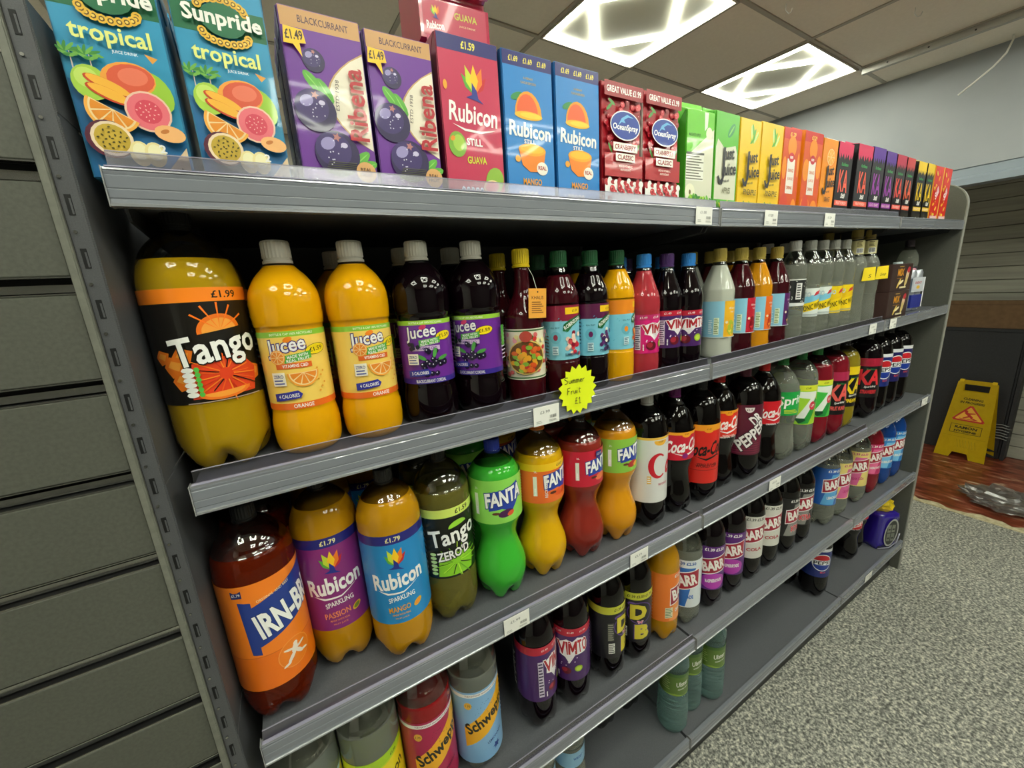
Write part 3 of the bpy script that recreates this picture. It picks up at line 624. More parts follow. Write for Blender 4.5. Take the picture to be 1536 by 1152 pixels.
def l_bcs(a, w, h): barr(a, w, h, 'e8d27a', 'd8649a', 1, 'CREAM SODA', 'c03a78', 'c03a78')
def l_bpk(a, w, h): barr(a, w, h, 'c82a6a', 'e86a9a', 1, 'CHERRYADE')
def l_bbb(a, w, h): barr(a, w, h, '2a86d0', '7ac4ee', 1, 'BUBBLEGUM')
def l_wat(a, w, h):
    full(a, w, h, '5c7a2c'); a.poly([(-.05, 0), (-.02, h*.1), (.01, h*.02), (.05, h*.15), (.05, 0)], '8aa83a'); a.rect(-w/2, h*.86, w/2, h, '466a2a'); a.lines(-.06, h*.2, -.034, h*.8, 6, 'a8bc7a', .3)
    a.txt('Ulster', .004, h*.58, .040, .017, 'f4f4ec', .03, .2, 12); a.txt('mountain water', .006, h*.36, .034, .006, 'f4f4ec', .02, .1, 12)
    a.txt('Ulster', .075, h*.58, .040, .017, 'f4f4ec', .03, .2, 12)
def l_wbl(a, w, h): full(a, w, h, '8ab8d8'); a.txt('water', 0, h*.6, .03, .01, '2a5aa8', .03)
LABELS = {  # key: (drawing, unused, height)
 'tang': (l_tang, 0, .140), 'jor': (l_jor, 0, .108), 'jbc': (l_jbc, 0, .102), 'glass': (l_glass, 0, .094), 'rs': (l_rs, 0, .104), 'rb': (l_rb, 0, .104), 'ro': (l_ro, 0, .104),
 'vip': (l_vip, 0, .086), 'vis': (l_vim, 0, .086), 'sq1': (l_sq1, 0, .092), 'sq2': (l_sq2, 0, .092), 'sq3': (l_sq3, 0, .092), 'sq4': (l_sq4, 0, .092), 'clr': (l_clr, 0, .078),
 'ton': (l_ton, 0, .086), 'toy': (l_toy, 0, .086), 'neck': (l_neck, 0, .045), 'irn': (l_irn, 0, .178), 'rpa': (l_rpa, 0, .170), 'rma': (l_rma, 0, .166), 'tz': (l_tz, 0, .140),
 'fgr': (l_fgr, 0, .090), 'fyl': (l_fyl, 0, .086), 'frd': (l_frd, 0, .082), 'fpe': (l_fpe, 0, .082), 'dc': (l_dc, 0, .172), 'cc': (l_cc, 0, .076), 'cz': (l_cz, 0, .170), 'wc': (l_wc, 0, .078), 'drp': (l_drp, 0, .156),
 'ck': (l_ck, 0, .072), 'spr': (l_spr, 0, .078), '7a': (l_7a, 0, .136), '7b': (l_7b, 0, .132), 'kr': (l_kr, 0, .160), 'ky': (l_ky, 0, .155), 'ks': (l_ks, 0, .160), 'kg': (l_kg, 0, .155), 'pe': (l_pe, 0, .136), 'pm': (l_pm, 0, .140),
 'sr': (l_sr, 0, .188), 'sb': (l_sb, 0, .188), 'lime': (l_lime, 0, .150), 'lem2': (l_lem2, 0, .14), 'vim': (l_vim, 0, .150), 'dnb': (dnb, 0, .155), 'bor': (l_bor, 0, .155), 'ble': (l_ble, 0, .158), 'bra': (l_bra, 0, .150), 'bwh': (l_bwh, 0, .153),
 'bxt': (l_bxt, 0, .150), 'bbl': (l_bbl, 0, .156), 'bcs': (l_bcs, 0, .156), 'bpk': (l_bpk, 0, .140), 'bbb': (l_bbb, 0, .150), 'wat': (l_wat, 0, .080), 'wbl': (l_wbl, 0, .05)}
# ------------------------------------------------------------------ room
def floor_mats():
    mm = mat('speckled_vinyl', '8f8f88', 0.45); nt = mm.node_tree; b = nt.nodes['Principled BSDF']
    tc = nt.nodes.new('ShaderNodeTexCoord'); mp = nt.nodes.new('ShaderNodeMapping'); mp.inputs['Scale'].default_value = (1, 1, 1)
    n = nt.nodes.new('ShaderNodeTexNoise'); n.inputs['Scale'].default_value = 105; n.inputs['Detail'].default_value = 3; n.inputs['Roughness'].default_value = .7
    r = nt.nodes.new('ShaderNodeValToRGB'); e = r.color_ramp.elements
    e[0].position = .36; e[0].color = lin('4c4d49'); e[1].position = .64; e[1].color = lin('dcd9ca')
    for p, c in ((.45, '757670'), (.52, '9b9b93'), (.58, 'b4b2a6')): q = e.new(p); q.color = lin(c)
    nt.links.new(tc.outputs['Object'], mp.inputs[0]); nt.links.new(mp.outputs[0], n.inputs['Vector']); nt.links.new(n.outputs['Fac'], r.inputs[0]); nt.links.new(r.outputs[0], b.inputs['Base Color'])
    return mm
def red_mat():
    mm = mat('worn_red_floor', '6a3226', 0.3); nt = mm.node_tree; b = nt.nodes['Principled BSDF']
    tc = nt.nodes.new('ShaderNodeTexCoord'); mp = nt.nodes.new('ShaderNodeMapping'); mp.inputs['Scale'].default_value = (3, 1, 1)
    n = nt.nodes.new('ShaderNodeTexNoise'); n.inputs['Scale'].default_value = 9; n.inputs['Detail'].default_value = 9
    r = nt.nodes.new('ShaderNodeValToRGB'); e = r.color_ramp.elements
    e[0].position = .3; e[0].color = lin('472219'); e[1].position = .74; e[1].color = lin('c9bda4')
    for p, c in ((.5, '74341f'), (.60, '8a4a36'), (.67, '9a6a52')): q = e.new(p); q.color = lin(c)
    nt.links.new(tc.outputs['Object'], mp.inputs[0]); nt.links.new(mp.outputs[0], n.inputs['Vector']); nt.links.new(n.outputs['Fac'], r.inputs[0]); nt.links.new(r.outputs[0], b.inputs['Base Color'])
    return mm
XW, XF, YN, YFAR, XL = 3.57, 4.92, -3.0, 3.0, -1.9
tag(box('floor', (XL, YN, FLOOR-.05), (XF+.1, YFAR, FLOOR), floor_mats()), kind='structure')
rf = box('floor_worn_red_section', (3.60, YN, FLOOR), (XF+.05, YFAR, FLOOR+.002), red_mat()); tag(rf, kind='structure')
# torn cream edge strip between the two floors
bm = bmesh.new(); rr = random.Random(2); pts = []; N = 90
for i in range(N+1):
    y = -2.0 + 4.0*i/N; pts.append((y, 3.575, 3.60 + abs(rr.gauss(0, .022)) + .006))
A = [(bm.verts.new((a, y, FLOOR+.0035)), bm.verts.new((b, y, FLOOR+.0035))) for y, a, b in pts]
for p, q in zip(A, A[1:]): bm.faces.new((p[0], p[1], q[1], q[0]))
o = link('trim_1', bm_mesh(bm, 'trim_1'), None, noisy('cream_vinyl_backing', 'cfc6a4', 'a89c78', 40, .7)); tag(o, kind='structure')
bmod = o.modifiers.new('s', 'SOLIDIFY'); bmod.thickness = .003
WALLM = noisy('grey_painted_wall', '94989b', '9b9ea0', 3, .75)
OUTM = mat('painted_wall_off_white', 'dcdad2', 0.8)
tag(box('wall_header', (XW, YN, .392), (XW+.08, YFAR, 1.25), WALLM), kind='structure')
hb = extrude_x('trim_2', [(0, 0)], 0, 1, WALLM) if False else None
# steel blue beam under the header
BEAM = mat('blue_grey_beam', '858f98', .45)
tag(prism('trim_2', [(XW-.015, .300), (XW+.10, .300), (XW+.10, .392), (XW+.01, .392), (XW-.002, .384), (XW-.002, .345), (XW-.015, .335)], 'y', YN, YFAR, BEAM), kind='structure')
tag(box('wall_far', (XF, YN, FLOOR), (XF+.08, YFAR, 1.25), noisy('grey_boarded_wall', '6f6e64', '7d7c72', 6, .7, stretch=(1, .25, 3))), kind='structure')
wf = bpy.data.objects['wall_far']
GB = noisy('weathered_grey_board', '96958a', 'a8a799', 10, .65, stretch=(1, .2, 4), bumpd=.2)
z = FLOOR; k = 0; rr = random.Random(9)
while z < 0.95:
    h = .098; bm = bmesh.new(); d = rr.random()*.004
    add_box(bm, XF-.018-d, -2.9, z+.003, XF, 2.9, z+h-.002)
    bmesh.ops.bevel(bm, geom=bm.edges[:], offset=.002, segments=1, affect='EDGES')
    link('board', bm_mesh(bm, 'board'), wf, GB); z += h
tag(box('wall_back', (XL, YFAR, FLOOR), (XF+.1, YFAR+.1, 1.25), OUTM), kind='structure')
tag(box('wall_front', (XL, YN-.1, FLOOR), (XF+.1, YN, 1.25), mat('dim_facing_wall', '5c5c58', .8)), kind='structure')
tag(box('wall_left', (XL-.1, YN-.1, FLOOR), (XL, YFAR, 1.25), OUTM), kind='structure')

# ------------------------------------------------------------------ ceiling: grid, tiles, lit panels
TH = .026; CA, CB = -.0130, .0231; T = .6
ex = Vector((cos(TH), sin(TH), CA*cos(TH) + CB*sin(TH))).normalized(); ey = Vector((-sin(TH), cos(TH), -CA*sin(TH) + CB*cos(TH))); ey = (ey - ex*ey.dot(ex)).normalized(); ez = ex.cross(ey)
CM = Matrix.Identity(4)
for i in range(3): CM[i][0], CM[i][1], CM[i][2] = ex[i], ey[i], ez[i]
CM[0][3], CM[1][3] = 1.397, .5954; CM[2][3] = .9935 + CA*(1.397-2.5) + CB*(.5954-1)
TILEM = noisy('ceiling_tile_board', 'ece2d2', 'f0e6d6', 60, .8, bumpd=.15)
GRIDM = mat('ceiling_grid_bar', 'aaa294', .5)
I0, I1, J0, J1 = -5, 4, -6, 4
bm = bmesh.new()
for i in range(I0, I1): add_box(bm, i*T-.010, J0*T, .000, i*T+.010, J1*T, .03)
for j in range(J0, J1+1): add_box(bm, I0*T, j*T-.010, .0004, 3.62*T, j*T+.010, .03)
ceil = link('ceiling', bm_mesh(bm, 'ceiling'), None, GRIDM); ceil.matrix_world = CM; tag(ceil, kind='structure')
box('ceiling_backing', (XL, YN, 1.25), (XF+.1, YFAR, 1.30), OUTM); tag(bpy.data.objects['ceiling_backing'], kind='structure'); 
LED = {(0, 0), (2, 0), (-2, 0), (-4, 0), (0, -3), (2, -3), (-2, -3), (-4, -3), (0, -5), (-2, -5), (2, -5)}
bm = bmesh.new(); add_box(bm, .010, .010, .003, T-.010, T-.010, .014); bmesh.ops.bevel(bm, geom=bm.edges[:], offset=.002, segments=1, affect='EDGES')
tile = bm_mesh(bm, 'ceiling_tile'); tile.materials.append(TILEM)
bm = bmesh.new(); add_box(bm, .010, .010, .003, .62*T-.004, T-.010, .014); half = bm_mesh(bm, 'ceiling_tile'); half.materials.append(TILEM)
for i in range(I0, I1):
    for j in range(J0, J1):
        if (i, j) in LED: continue
        o = link('ceiling_tile', tile if i < 3 else half, ceil); o.location = (i*T, j*T, (0.0012*((i*7+j*3) % 3)))
LEDM = mat('led_strip_glow', 'ffffff', .5, emit='fbffee', es=LED_STRENGTH)
PANM = mat('led_panel_diffuser', 'c9c6b4', .5)
def strip(bm, a, b, wd, z0=-.004, z1=.004):
    a, b = Vector(a), Vector(b); d = (b-a).normalized(); n = Vector((-d.y, d.x)) * wd/2
    P = [a-n, b-n, b+n, a+n]; lo = [bm.verts.new((p.x, p.y, z0)) for p in P]; hi = [bm.verts.new((p.x, p.y, z1)) for p in P]
    bm.faces.new(lo[::-1]); bm.faces.new(hi)
    for k in range(4): bm.faces.new((lo[k], lo[(k+1) % 4], hi[(k+1) % 4], hi[k]))
def led_panel():
    t = empty('ceiling_light', (0, 0, 0))
    bm = bmesh.new(); add_box(bm, -.288, -.288, .004, .288, .288, .012); link('diffuser', bm_mesh(bm, 'diffuser'), t, PANM)
    bm = bmesh.new(); 
    for a, b in (((-.295, -.29), (.295, -.29)), ((-.295, .29), (.295, .29)), ((-.29, -.285), (-.29, .285)), ((.29, -.285), (.29, .285))): strip(bm, a, b, .008, -.006, .012)
    link('panel_frame', bm_mesh(bm, 'panel_frame'), t, GRIDM)
    e = .262; q = .026
    for a, b in (((-e-.012, -e), (e+.012, -e)), ((-e-.012, e), (e+.012, e)), ((-e, -e+.014), (-e, e-.014)), ((e, -e+.014), (e, e-.014)),
                 ((0, -e+.018), (e-.018, 0)), ((e-.018, 0), (0, e-.018)), ((0, e-.018), (-e+.018, 0)), ((-e+.018, 0), (0, -e+.018))):
        bm = bmesh.new(); strip(bm, a, b, q if abs(a[0]-b[0]) < 1e-6 or abs(a[1]-b[1]) < 1e-6 else .018, -.003, .0035); link('led_strip', bm_mesh(bm, 'led_strip'), t, LEDM)
    return t
lp = led_panel(); first = True
for (i, j) in sorted(LED):
    o = lp if first else copy_tree(lp); first = False
    o.matrix_world = CM @ Matrix.Translation((i*T+T/2, j*T+T/2, 0.0))
    wd = {-5: 'far left', -4: 'left', -2: 'middle left', 0: 'middle', 2: 'right'}; rw = {0: 'behind the gondola', -3: 'over the aisle', -5: 'across the aisle'}
    nm = {(0, 0): 'square LED ceiling panel with diamond light pattern, above the red multipack', (2, 0): 'square LED ceiling panel with diamond pattern nearest the grey header wall'}.get((i, j), 'square LED ceiling panel outside the photo frame, %s row, %s' % (rw[j], wd[i]))
    tag(o, nm, 'ceiling light', 'LED panels set in the tiled ceiling')
# perforated edge rail with holes along the last tile row
rl = empty('ceiling_rail', (0, 0, 0), 0, 'perforated metal angle rail hanging under the last ceiling tiles', 'rail'); rl.matrix_world = CM
box('rail_flange', (3*T-.004, -5*T, -.030), (3*T-.001, -.01, -.002), mat('white_steel_rail', 'a8a59c', .4), rl)
box('rail_foot', (3*T-.004, -5*T, -.032), (3*T+.022, -.01, -.029), mat('white_steel_rail'), rl)
for k in range(18):
    o = prism('screw_hole', [(.004*cos(2*pi*q/8) - .12 - .16*k, -.017 + .004*sin(2*pi*q/8)) for q in range(8)], 'x', 3*T-.0046, 3*T-.0041, BLACK, rl)
# hooks and loose cable
WHITEP = mat('white_plastic', 'dedcd2', .4)
for k, (hx, hy) in enumerate(((2.20, .541), (2.755, .292))):
    zc = .9935 + CA*(hx-2.5) + CB*(hy-1)
    o = tube('ceiling_hook', [(hx, hy, zc+.004), (hx, hy, zc-.02), (hx+.004, hy-.01, zc-.035), (hx+.002, hy-.022, zc-.036), (hx, hy-.026, zc-.024)], .0016, WHITEP)
    tag(o, ('small white wire hook hanging from the tile above the lit panel' if k == 0 else 'small white wire hook hanging from the tile beside the perforated rail'), 'hook', 'white hooks on the ceiling tiles')
o = tube('loose_cable', [(3.50, .150, .99), (3.50, .143, 1.02-.02), (3.50, .138, .94), (3.50, .152, .89), (3.50, .189, .846), (3.50, .245, .802), (3.50, .302, .761)], .0045, WHITEP); tag(o, 'loose white cable dangling from the ceiling before the grey header wall', 'cable')
for p in o.data.vertices: pass

# ------------------------------------------------------------------ slat wall and gondola frame
sw = empty('slat_wall', (-.5, 0, FLOOR), 0, 'dark grey slatted display wall with metal grooves left of the drinks', 'display wall')
SLM = noisy('grey_slat_laminate', '50514a', '585951', 260, .5, bumpd=.12)
def kid(o, par):
    o.parent = par; o.matrix_parent_inverse = par.matrix_world.inverted() if par.matrix_world != Matrix.Identity(4) else Matrix.Translation(-par.location); return o
def inv(par, o): o.parent = par; o.matrix_parent_inverse = Matrix.Translation(par.location).inverted(); return o
zk = .1335 + .1045*4
zs = []
while zk > FLOOR + .02: zs.append(zk); zk -= .1045
for k in range(len(zs)):
    zt = zs[k] - .0090; zb = (zs[k+1] if k+1 < len(zs) else FLOOR) + .0090
    bm = bmesh.new(); add_box(bm, -1.5, 0, zb, -.0435, .018, zt); bmesh.ops.bevel(bm, geom=bm.edges[:], offset=.0012, segments=1, affect='EDGES')
    inv(sw, link('slat', bm_mesh(bm, 'slat'), None, SLM))
    zc = zs[k]
    inv(sw, extrude_x('groove_channel', [(.0100, zc-.0060), (.0100, zc+.0016), (.0112, zc+.0016), (.0112, zc-.0060)], -1.5, -.0440, ALU))
    inv(sw, extrude_x('groove_floor', [(.0014, zc-.0088), (.0014, zc-.0078), (.0180, zc-.0078), (.0180, zc-.0088)], -1.5, -.0440, BLACK))
    inv(sw, extrude_x('groove_lip', [(.0001, zc-.0088), (.0001, zc-.0074), (.0013, zc-.0074), (.0013, zc-.0088)], -1.5, -.0440, ALU))
    inv(sw, extrude_x('groove_lip', [(.0001, zc+.0076), (.0001, zc+.0088), (.0100, zc+.0088), (.0100, zc+.0076)], -1.5, -.0440, ALU))
inv(sw, box('backing_board', (-1.5, .019, FLOOR), (-.0436, .030, .56), BLACK))
inv(sw, box('edge_trim', (-.0434, -.004, FLOOR), (-.0362, .03, .56), noisy('pale_edge_trim', '6c6d64', '77786e', 120, .45), bev=.001))

gf = empty('gondola_back', (1.33, .47, FLOOR), 0, 'dark grey steel back panels behind the drinks shelves', 'shelving frame')
sf = empty('side_frame', (-.03, .0, FLOOR), 0, 'slotted grey steel post and stacked side panels at the left end of the drinks shelves', 'shelving post')
ef = empty('end_panel', (2.68, .24, FLOOR), 0, 'grey end panel with rounded top corner closing the right end of the drinks shelves', 'end panel')
kp = empty('plinth', (1.33, .04, FLOOR), 0, 'black recessed kick plates under the bottom shelf', 'plinth')
inv(sf, box('slotted_post', (-.0358, .000, FLOOR), (-.0200, .05, .175), METAL, bev=.0008))
k = 0; z = .150
while z > FLOOR + .05:
    inv(sf, box('slot', (-.0318, -.0006, z-.0095), (-.0272, .004, z+.0095), BLACK))
    inv(sf, box('bracket_tooth', (-.0290, -.0010, z-.0085), (-.0276, .004, z+.006), METAL)); 
    o = prism('rivet', [(-.031+.0016*cos(a*pi/4), z-.025+.0016*sin(a*pi/4)) for a in range(8)], 'y', -.0016, .001, mat('rivet_steel', 'b8b8b4', .25, 1.0)); inv(sf, o)
    z -= .050
pz = [.175, .080, -.300, -.680, -1.060, -1.440, FLOOR]
for a, b in zip(pz, pz[1:]):
    inv(sf, box('side_panel', (-.0235, .0012, b+.0012), (-.0195, .468, a-.0012), METAL, bev=.0008))
for a, b in zip(pz, pz[1:]):
    for x0, x1 in ((-.019, .995), (1.005, 1.995), (2.005, 2.668)):
        inv(gf, box('back_panel', (x0, .470, b+.001), (x1, .476, a-.001), DARK, bev=.0006))
for x in (1.0, 2.0): inv(gf, box('slotted_post', (x-.0045, .462, FLOOR), (x+.0045, .475, .175), METAL))
arc = [(.10 - .10*cos(radians(t)), .115 + .10*sin(radians(t))) for t in range(0, 91, 10)]
prof = [(0.0, FLOOR+.001)] + arc + [(.478, .215), (.478, FLOOR+.001)]
inv(ef, prism('panel_sheet', prof, 'x', 2.669, 2.690, noisy('end_panel_grey', '55564f', '5b5c55', 300, .5)))
tr = [(0.0, FLOOR+.001)] + arc + [(.478, .215)]
tri = [(.0035, FLOOR+.001)] + [(.10 - .0965*cos(radians(t)), .115 + .0965*sin(radians(t))) for t in range(0, 91, 10)] + [(.478, .2115)]
bm = bmesh.new(); q = []
for (a, b) in zip(tr, tri): q.append([bm.verts.new((x, p[0], p[1])) for x, p in ((2.668, a), (2.692, a), (2.692, b), (2.668, b))])
for a, b in zip(q, q[1:]):
    for i in range(4): bm.faces.new((a[i], b[i], b[(i+1) % 4], a[(i+1) % 4]))
bm.faces.new(q[0][::-1]); bm.faces.new(q[-1]); bmesh.ops.recalc_face_normals(bm, faces=bm.faces[:])
for v in bm.verts: v.co.y -= .0015
inv(ef, link('edge_strip', bm_mesh(bm, 'edge_strip'), None, mat('pale_edge_strip', '8e8e86', .4)))
BAYS = [(.001, .996), (1.004, 1.996), (2.004, 2.664)]
for x0, x1 in BAYS: inv(kp, box('kick_plate', (x0, .035, FLOOR+.001), (x1, .045, ZS[4]-.002), mat('kick_plate_black', '161617', .4)))
BN = ['left', 'middle', 'right']; RN = ['top', 'second', 'third', 'fourth', 'bottom']
RISERS = {(0, 0), (0, 1), (1, 0), (1, 1), (2, 0), (2, 1), (3, 0)}
for s in range(5):
    for b, (x0, x1) in enumerate(BAYS):
        t = empty('shelf', ((x0+x1)/2, .2, ZS[s] + bump((x0+x1)/2)), 0, '%s grey steel shelf of the %s bay, with a price rail along its front' % (RN[s], BN[b]), 'shelf', 'steel shelves of the drinks gondola')
        Z = ZS[s]; dz = (bump(x0), bump(x1)); P = lambda pr: [(y, z + Z) for y, z in pr]
        inv(t, extrude_x('deck', P([(.0125, .010), (.455, .010), (.455, .030), (.0125, .030)]), x0, x1, DECKM, dz=dz))
        inv(t, extrude_x('price_rail', P([(.0000, .0035), (.0095, .0035), (.0095, .0345), (.0015, .0345), (.0000, .0330), (.0007, .0300), (.0000, .0290), (.0000, .0180), (.0006, .0170), (.0, .0160), (.0, .0085), (.0008, .0075)]), x0, x1, RAIL, dz=dz))
        inv(t, extrude_x('rail_lower_edge', P([(-.0022, .0), (.010, .0), (.010, .0034), (-.0012, .0034), (-.0022, .0026)]), x0, x1, RAILB, dz=dz))
        inv(t, extrude_x('rail_upper_edge', P([(.0, .0346), (.0100, .0346), (.0100, .0370), (.0006, .0370)]), x0, x1, RAILB if (s, b) in RISERS else RAIL, dz=dz))
        inv(t, extrude_x('rail_slot', P([(.0101, .012), (.0124, .012), (.0124, .026), (.0101, .026)]), x0, x1, BLACK, dz=dz))
        if (s, b) in RISERS:
            inv(t, extrude_x('clear_riser', P([(.0045, .0372), (.0058, .0372), (.0078, .0530), (.0066, .0530)]), x0+.004, x1-.003, RISER, dz=dz))
            inv(t, extrude_x('riser_edge', P([(.0064, .0530), (.0080, .0530), (.0080, .0540), (.0064, .0540)]), x0+.004, x1-.003, mat('riser_edge_clear', 'dcd8ec', .15, trans=.6), dz=dz))
            inv(t, extrude_x('riser_foot', P([(-.0006, .0372), (.0044, .0372), (.0044, .0386), (.0002, .0386)]), x0+.002, x1-.002, mat('riser_foot_clear', 'b8b6cc', .12, trans=.4), dz=dz))
        for xe in (x0-.0012, x1+.0002):
            bb = bump(xe); inv(t, box('rail_end_cap', (xe, -.0024, Z+bb-.0005), (xe+.0010, .0120, Z+bb+.0375), mat('clear_end_cap', 'c8c8c8', .15, trans=.5)))
        if s < 4:
            for xe in (x0+.002, x1-.005):
                bb = bump(xe); inv(t, prism('bracket', [(.03, Z+bb+.0095), (.45, Z+bb+.0095), (.45, Z+bb-.045), (.42, Z+bb-.045), (.04, Z+bb-.008)], 'x', xe, xe+.003, DARK))
# ------------------------------------------------------------------ liquids
LQ = {
 'tang': liquid('liquid_dull_orange', 'a8860e'), 'squash': liquid('liquid_bright_orange', 'e0a008'), 'juice': liquid('liquid_amber_juice', 'b8830e'), 'lemon': liquid('liquid_yellow_orange', 'd6a40c'),
 'peach': liquid('liquid_peach', 'd08c14'), 'green': liquid('liquid_green', '3cae34'), 'redd': liquid('liquid_brick_red', '862a20'), 'cola': liquid('liquid_cola', '060303', rough=.06), 'purple': liquid('liquid_blackcurrant', '0b0307', rough=.07),
 'wine': liquid('liquid_dark_berry', '3a0a12', rough=.07), 'pink': liquid('liquid_pink', 'a8323c'), 'amber': liquid('liquid_red_amber', '8e2c0c', .7), 'olive': liquid('liquid_pale_olive', '9c9444', .65), 'ruby': liquid('liquid_ruby', '8e0f14'),
 'clear': liquid('liquid_clear', 'ccd0c2', .78, rough=.02), 'cloudy': liquid('liquid_cloudy_pale', 'b9bdb0', 0.0), 'teal': liquid('liquid_clear_teal', 'a4c8c4', .8, rough=.02), 'sqor': liquid('liquid_squash_orange', 'cf8a14'), 'bloo': liquid('liquid_bright_blue', '123e86', .0), 'pineap': liquid('liquid_pineapple', '8a7a1c'), 'cherry': liquid('liquid_cherry_red', '7a1422'),
}
def relax(rows):
    """nudge neighbours apart so no two bottles on a shelf intersect"""
    for _ in range(60):
        for a in rows:
            for b in rows:
                if a is b: continue
                dx, dy = b['x']-a['x'], b['y']-a['y']; d = sqrt(dx*dx+dy*dy); need = a['r'] + b['r'] + .0012
                if d < need and d > 0:
                    e = (need - d)/2; ux, uy = dx/d, dy/d
                    a['x'] -= e*ux*.8; b['x'] += e*ux*.8; a['y'] -= e*uy; b['y'] += e*uy
        for a in rows:
            a['x'] = max(a['x'], -.0185 + a['r']); a['y'] = max(a['y'], .017 + a['r'])
            a['x'] = min(a['x'], 2.665 - a['r'])
def rmax(shape): return max(p[1] for p in SHAPES[shape]['p']) * 1.012
def row(s, items, grp):
    R = []
    for it in items:
        nm, shape, liq, fill, cap, lab, l0, x, y, yaw, text = it[:11]
        R.append(dict(it=it, x=x, y=y, r=rmax(shape)))
    relax(R); out = []
    for d in R:
        nm, shape, liq, fill, cap, lab, l0, x, y, yaw, text = d['it'][:11]
        o = bottle(nm, shape, LQ[liq], fill, cap, lab, l0, (d['x'], d['y'], deck(s, d['x']) + .0004), yaw, text, 'bottle', grp)
        d['o'] = o; out.append(d)
    return out
SO, SQ = 'soda_bottle', 'squash_bottle'
S2 = [
 (SO,'big','tang',.272,'202020','tang',.097,.038,.090,18,'big dull orange soda bottle with black fruit splash label, left end of second shelf'),
 (SQ,'squash','squash',.262,'d8d4c8','jor',.068,.136,.081,-2,'bright orange squash bottle with white cap beside the big black-labelled soda'),
 (SQ,'squash','squash',.262,'d8d4c8','jor',.066,.234,.081,12,'bright orange squash bottle with white cap, next to the blackcurrant ones'),
 (SQ,'squash','purple',.262,'d8d4c8','jbc',.071,.334,.081,-14,'white-capped blackcurrant squash bottle with purple label beside the orange squash'),
 (SQ,'squash','purple',.262,'d8d4c8','jbc',.071,.430,.081,-46,'white-capped blackcurrant squash bottle with purple label beside the yellow-capped glass bottle'),
 ('syrup_bottle','glass','wine',.250,'e8c818','glass',.046,.525,.073,-29,'dark red glass syrup bottle with yellow cap, orange neck tag and fruit picture label'),
 (SQ,'slope','wine',.232,'1f5a34','rs',.071,.611,.074,-15,'green-capped dark red squash bottle with pale blue and crimson summer fruit label'),
 (SQ,'slope','purple',.232,'1f5a34','rb',.069,.690,.074,-4,'green-capped blackcurrant squash bottle with pale blue and plum label'),
 (SQ,'slope','squash',.238,'1f5a34','ro',.071,.768,.078,24,'green-capped yellow orange squash bottle with pale blue and orange label'),
 ('cordial_bottle','cordial','pink',.232,'2f86d8','vip',.052,.846,.073,8,'pink cordial bottle with bright blue cap and pink label'),
 ('cordial_bottle','cordial','purple',.230,'4a2a68','vis',.055,.921,.073,12,'dark cordial bottle with purple cap and purple label beside the pink cordial'),
 ('cordial_bottle','cordial','purple',.230,'2f86d8','vis',.050,.998,.073,-28,'dark cordial bottle with bright blue cap and purple label, right of the purple-capped one'),
 (SQ,'cone','cloudy',.236,'b8a24a','sq1',.055,1.128,.077,-26,'pale cloudy lemon squash bottle with gold cap, yellow half on its label'),
 (SQ,'cone','wine',.236,'b8a24a','sq2',.055,1.222,.077,-22,'dark red squash bottle with gold cap, crimson half on its pale blue label'),
 (SQ,'cone','sqor',.236,'b8a24a','sq3',.053,1.309,.079,-18,'amber orange squash bottle with gold cap, orange half on its pale blue label'),
 (SQ,'cone','wine',.236,'b8a24a','sq4',.055,1.396,.077,-14,'dark berry squash bottle with gold cap, purple half on its pale blue label'),
 ('mixer_bottle','mixer','clear',.225,'c8c8c4','clr',.104,1.482,.071,-35,'clear mixer bottle with black and white patterned label and white cap'),
 ('mixer_bottle','mixer','clear',.225,'b8b8b0','ton',.064,1.572,.071,-30,'clear tonic bottle with blue and yellow label, beside the patterned label bottle'),
 ('mixer_bottle','mixer','clear',.225,'b8b8b0','ton',.064,1.648,.071,-24,'clear tonic bottle with blue and yellow label, beside the all-yellow labels'),
 ('mixer_bottle','mixer','clear',.225,'b8b8b0','toy',.061,1.724,.071,-23,'clear tonic bottle with all-yellow label, the left of the two'),
 ('mixer_bottle','mixer','clear',.225,'b8b8b0','toy',.061,1.801,.071,-30,'clear tonic bottle with all-yellow label, the right of the two'),
 ('tall_bottle','carafe','clear',.235,'a8924a','neck',.243,1.902,.078,-34,'tall clear bottle with cream neck label and gold cap, left of the pair'),
 ('tall_bottle','carafe','clear',.235,'a8924a','neck',.243,2.005,.078,-40,'tall clear bottle with cream neck label and gold cap, beside the brown boxes'),
]
r2 = row(1, S2, 'bottles on the second shelf')
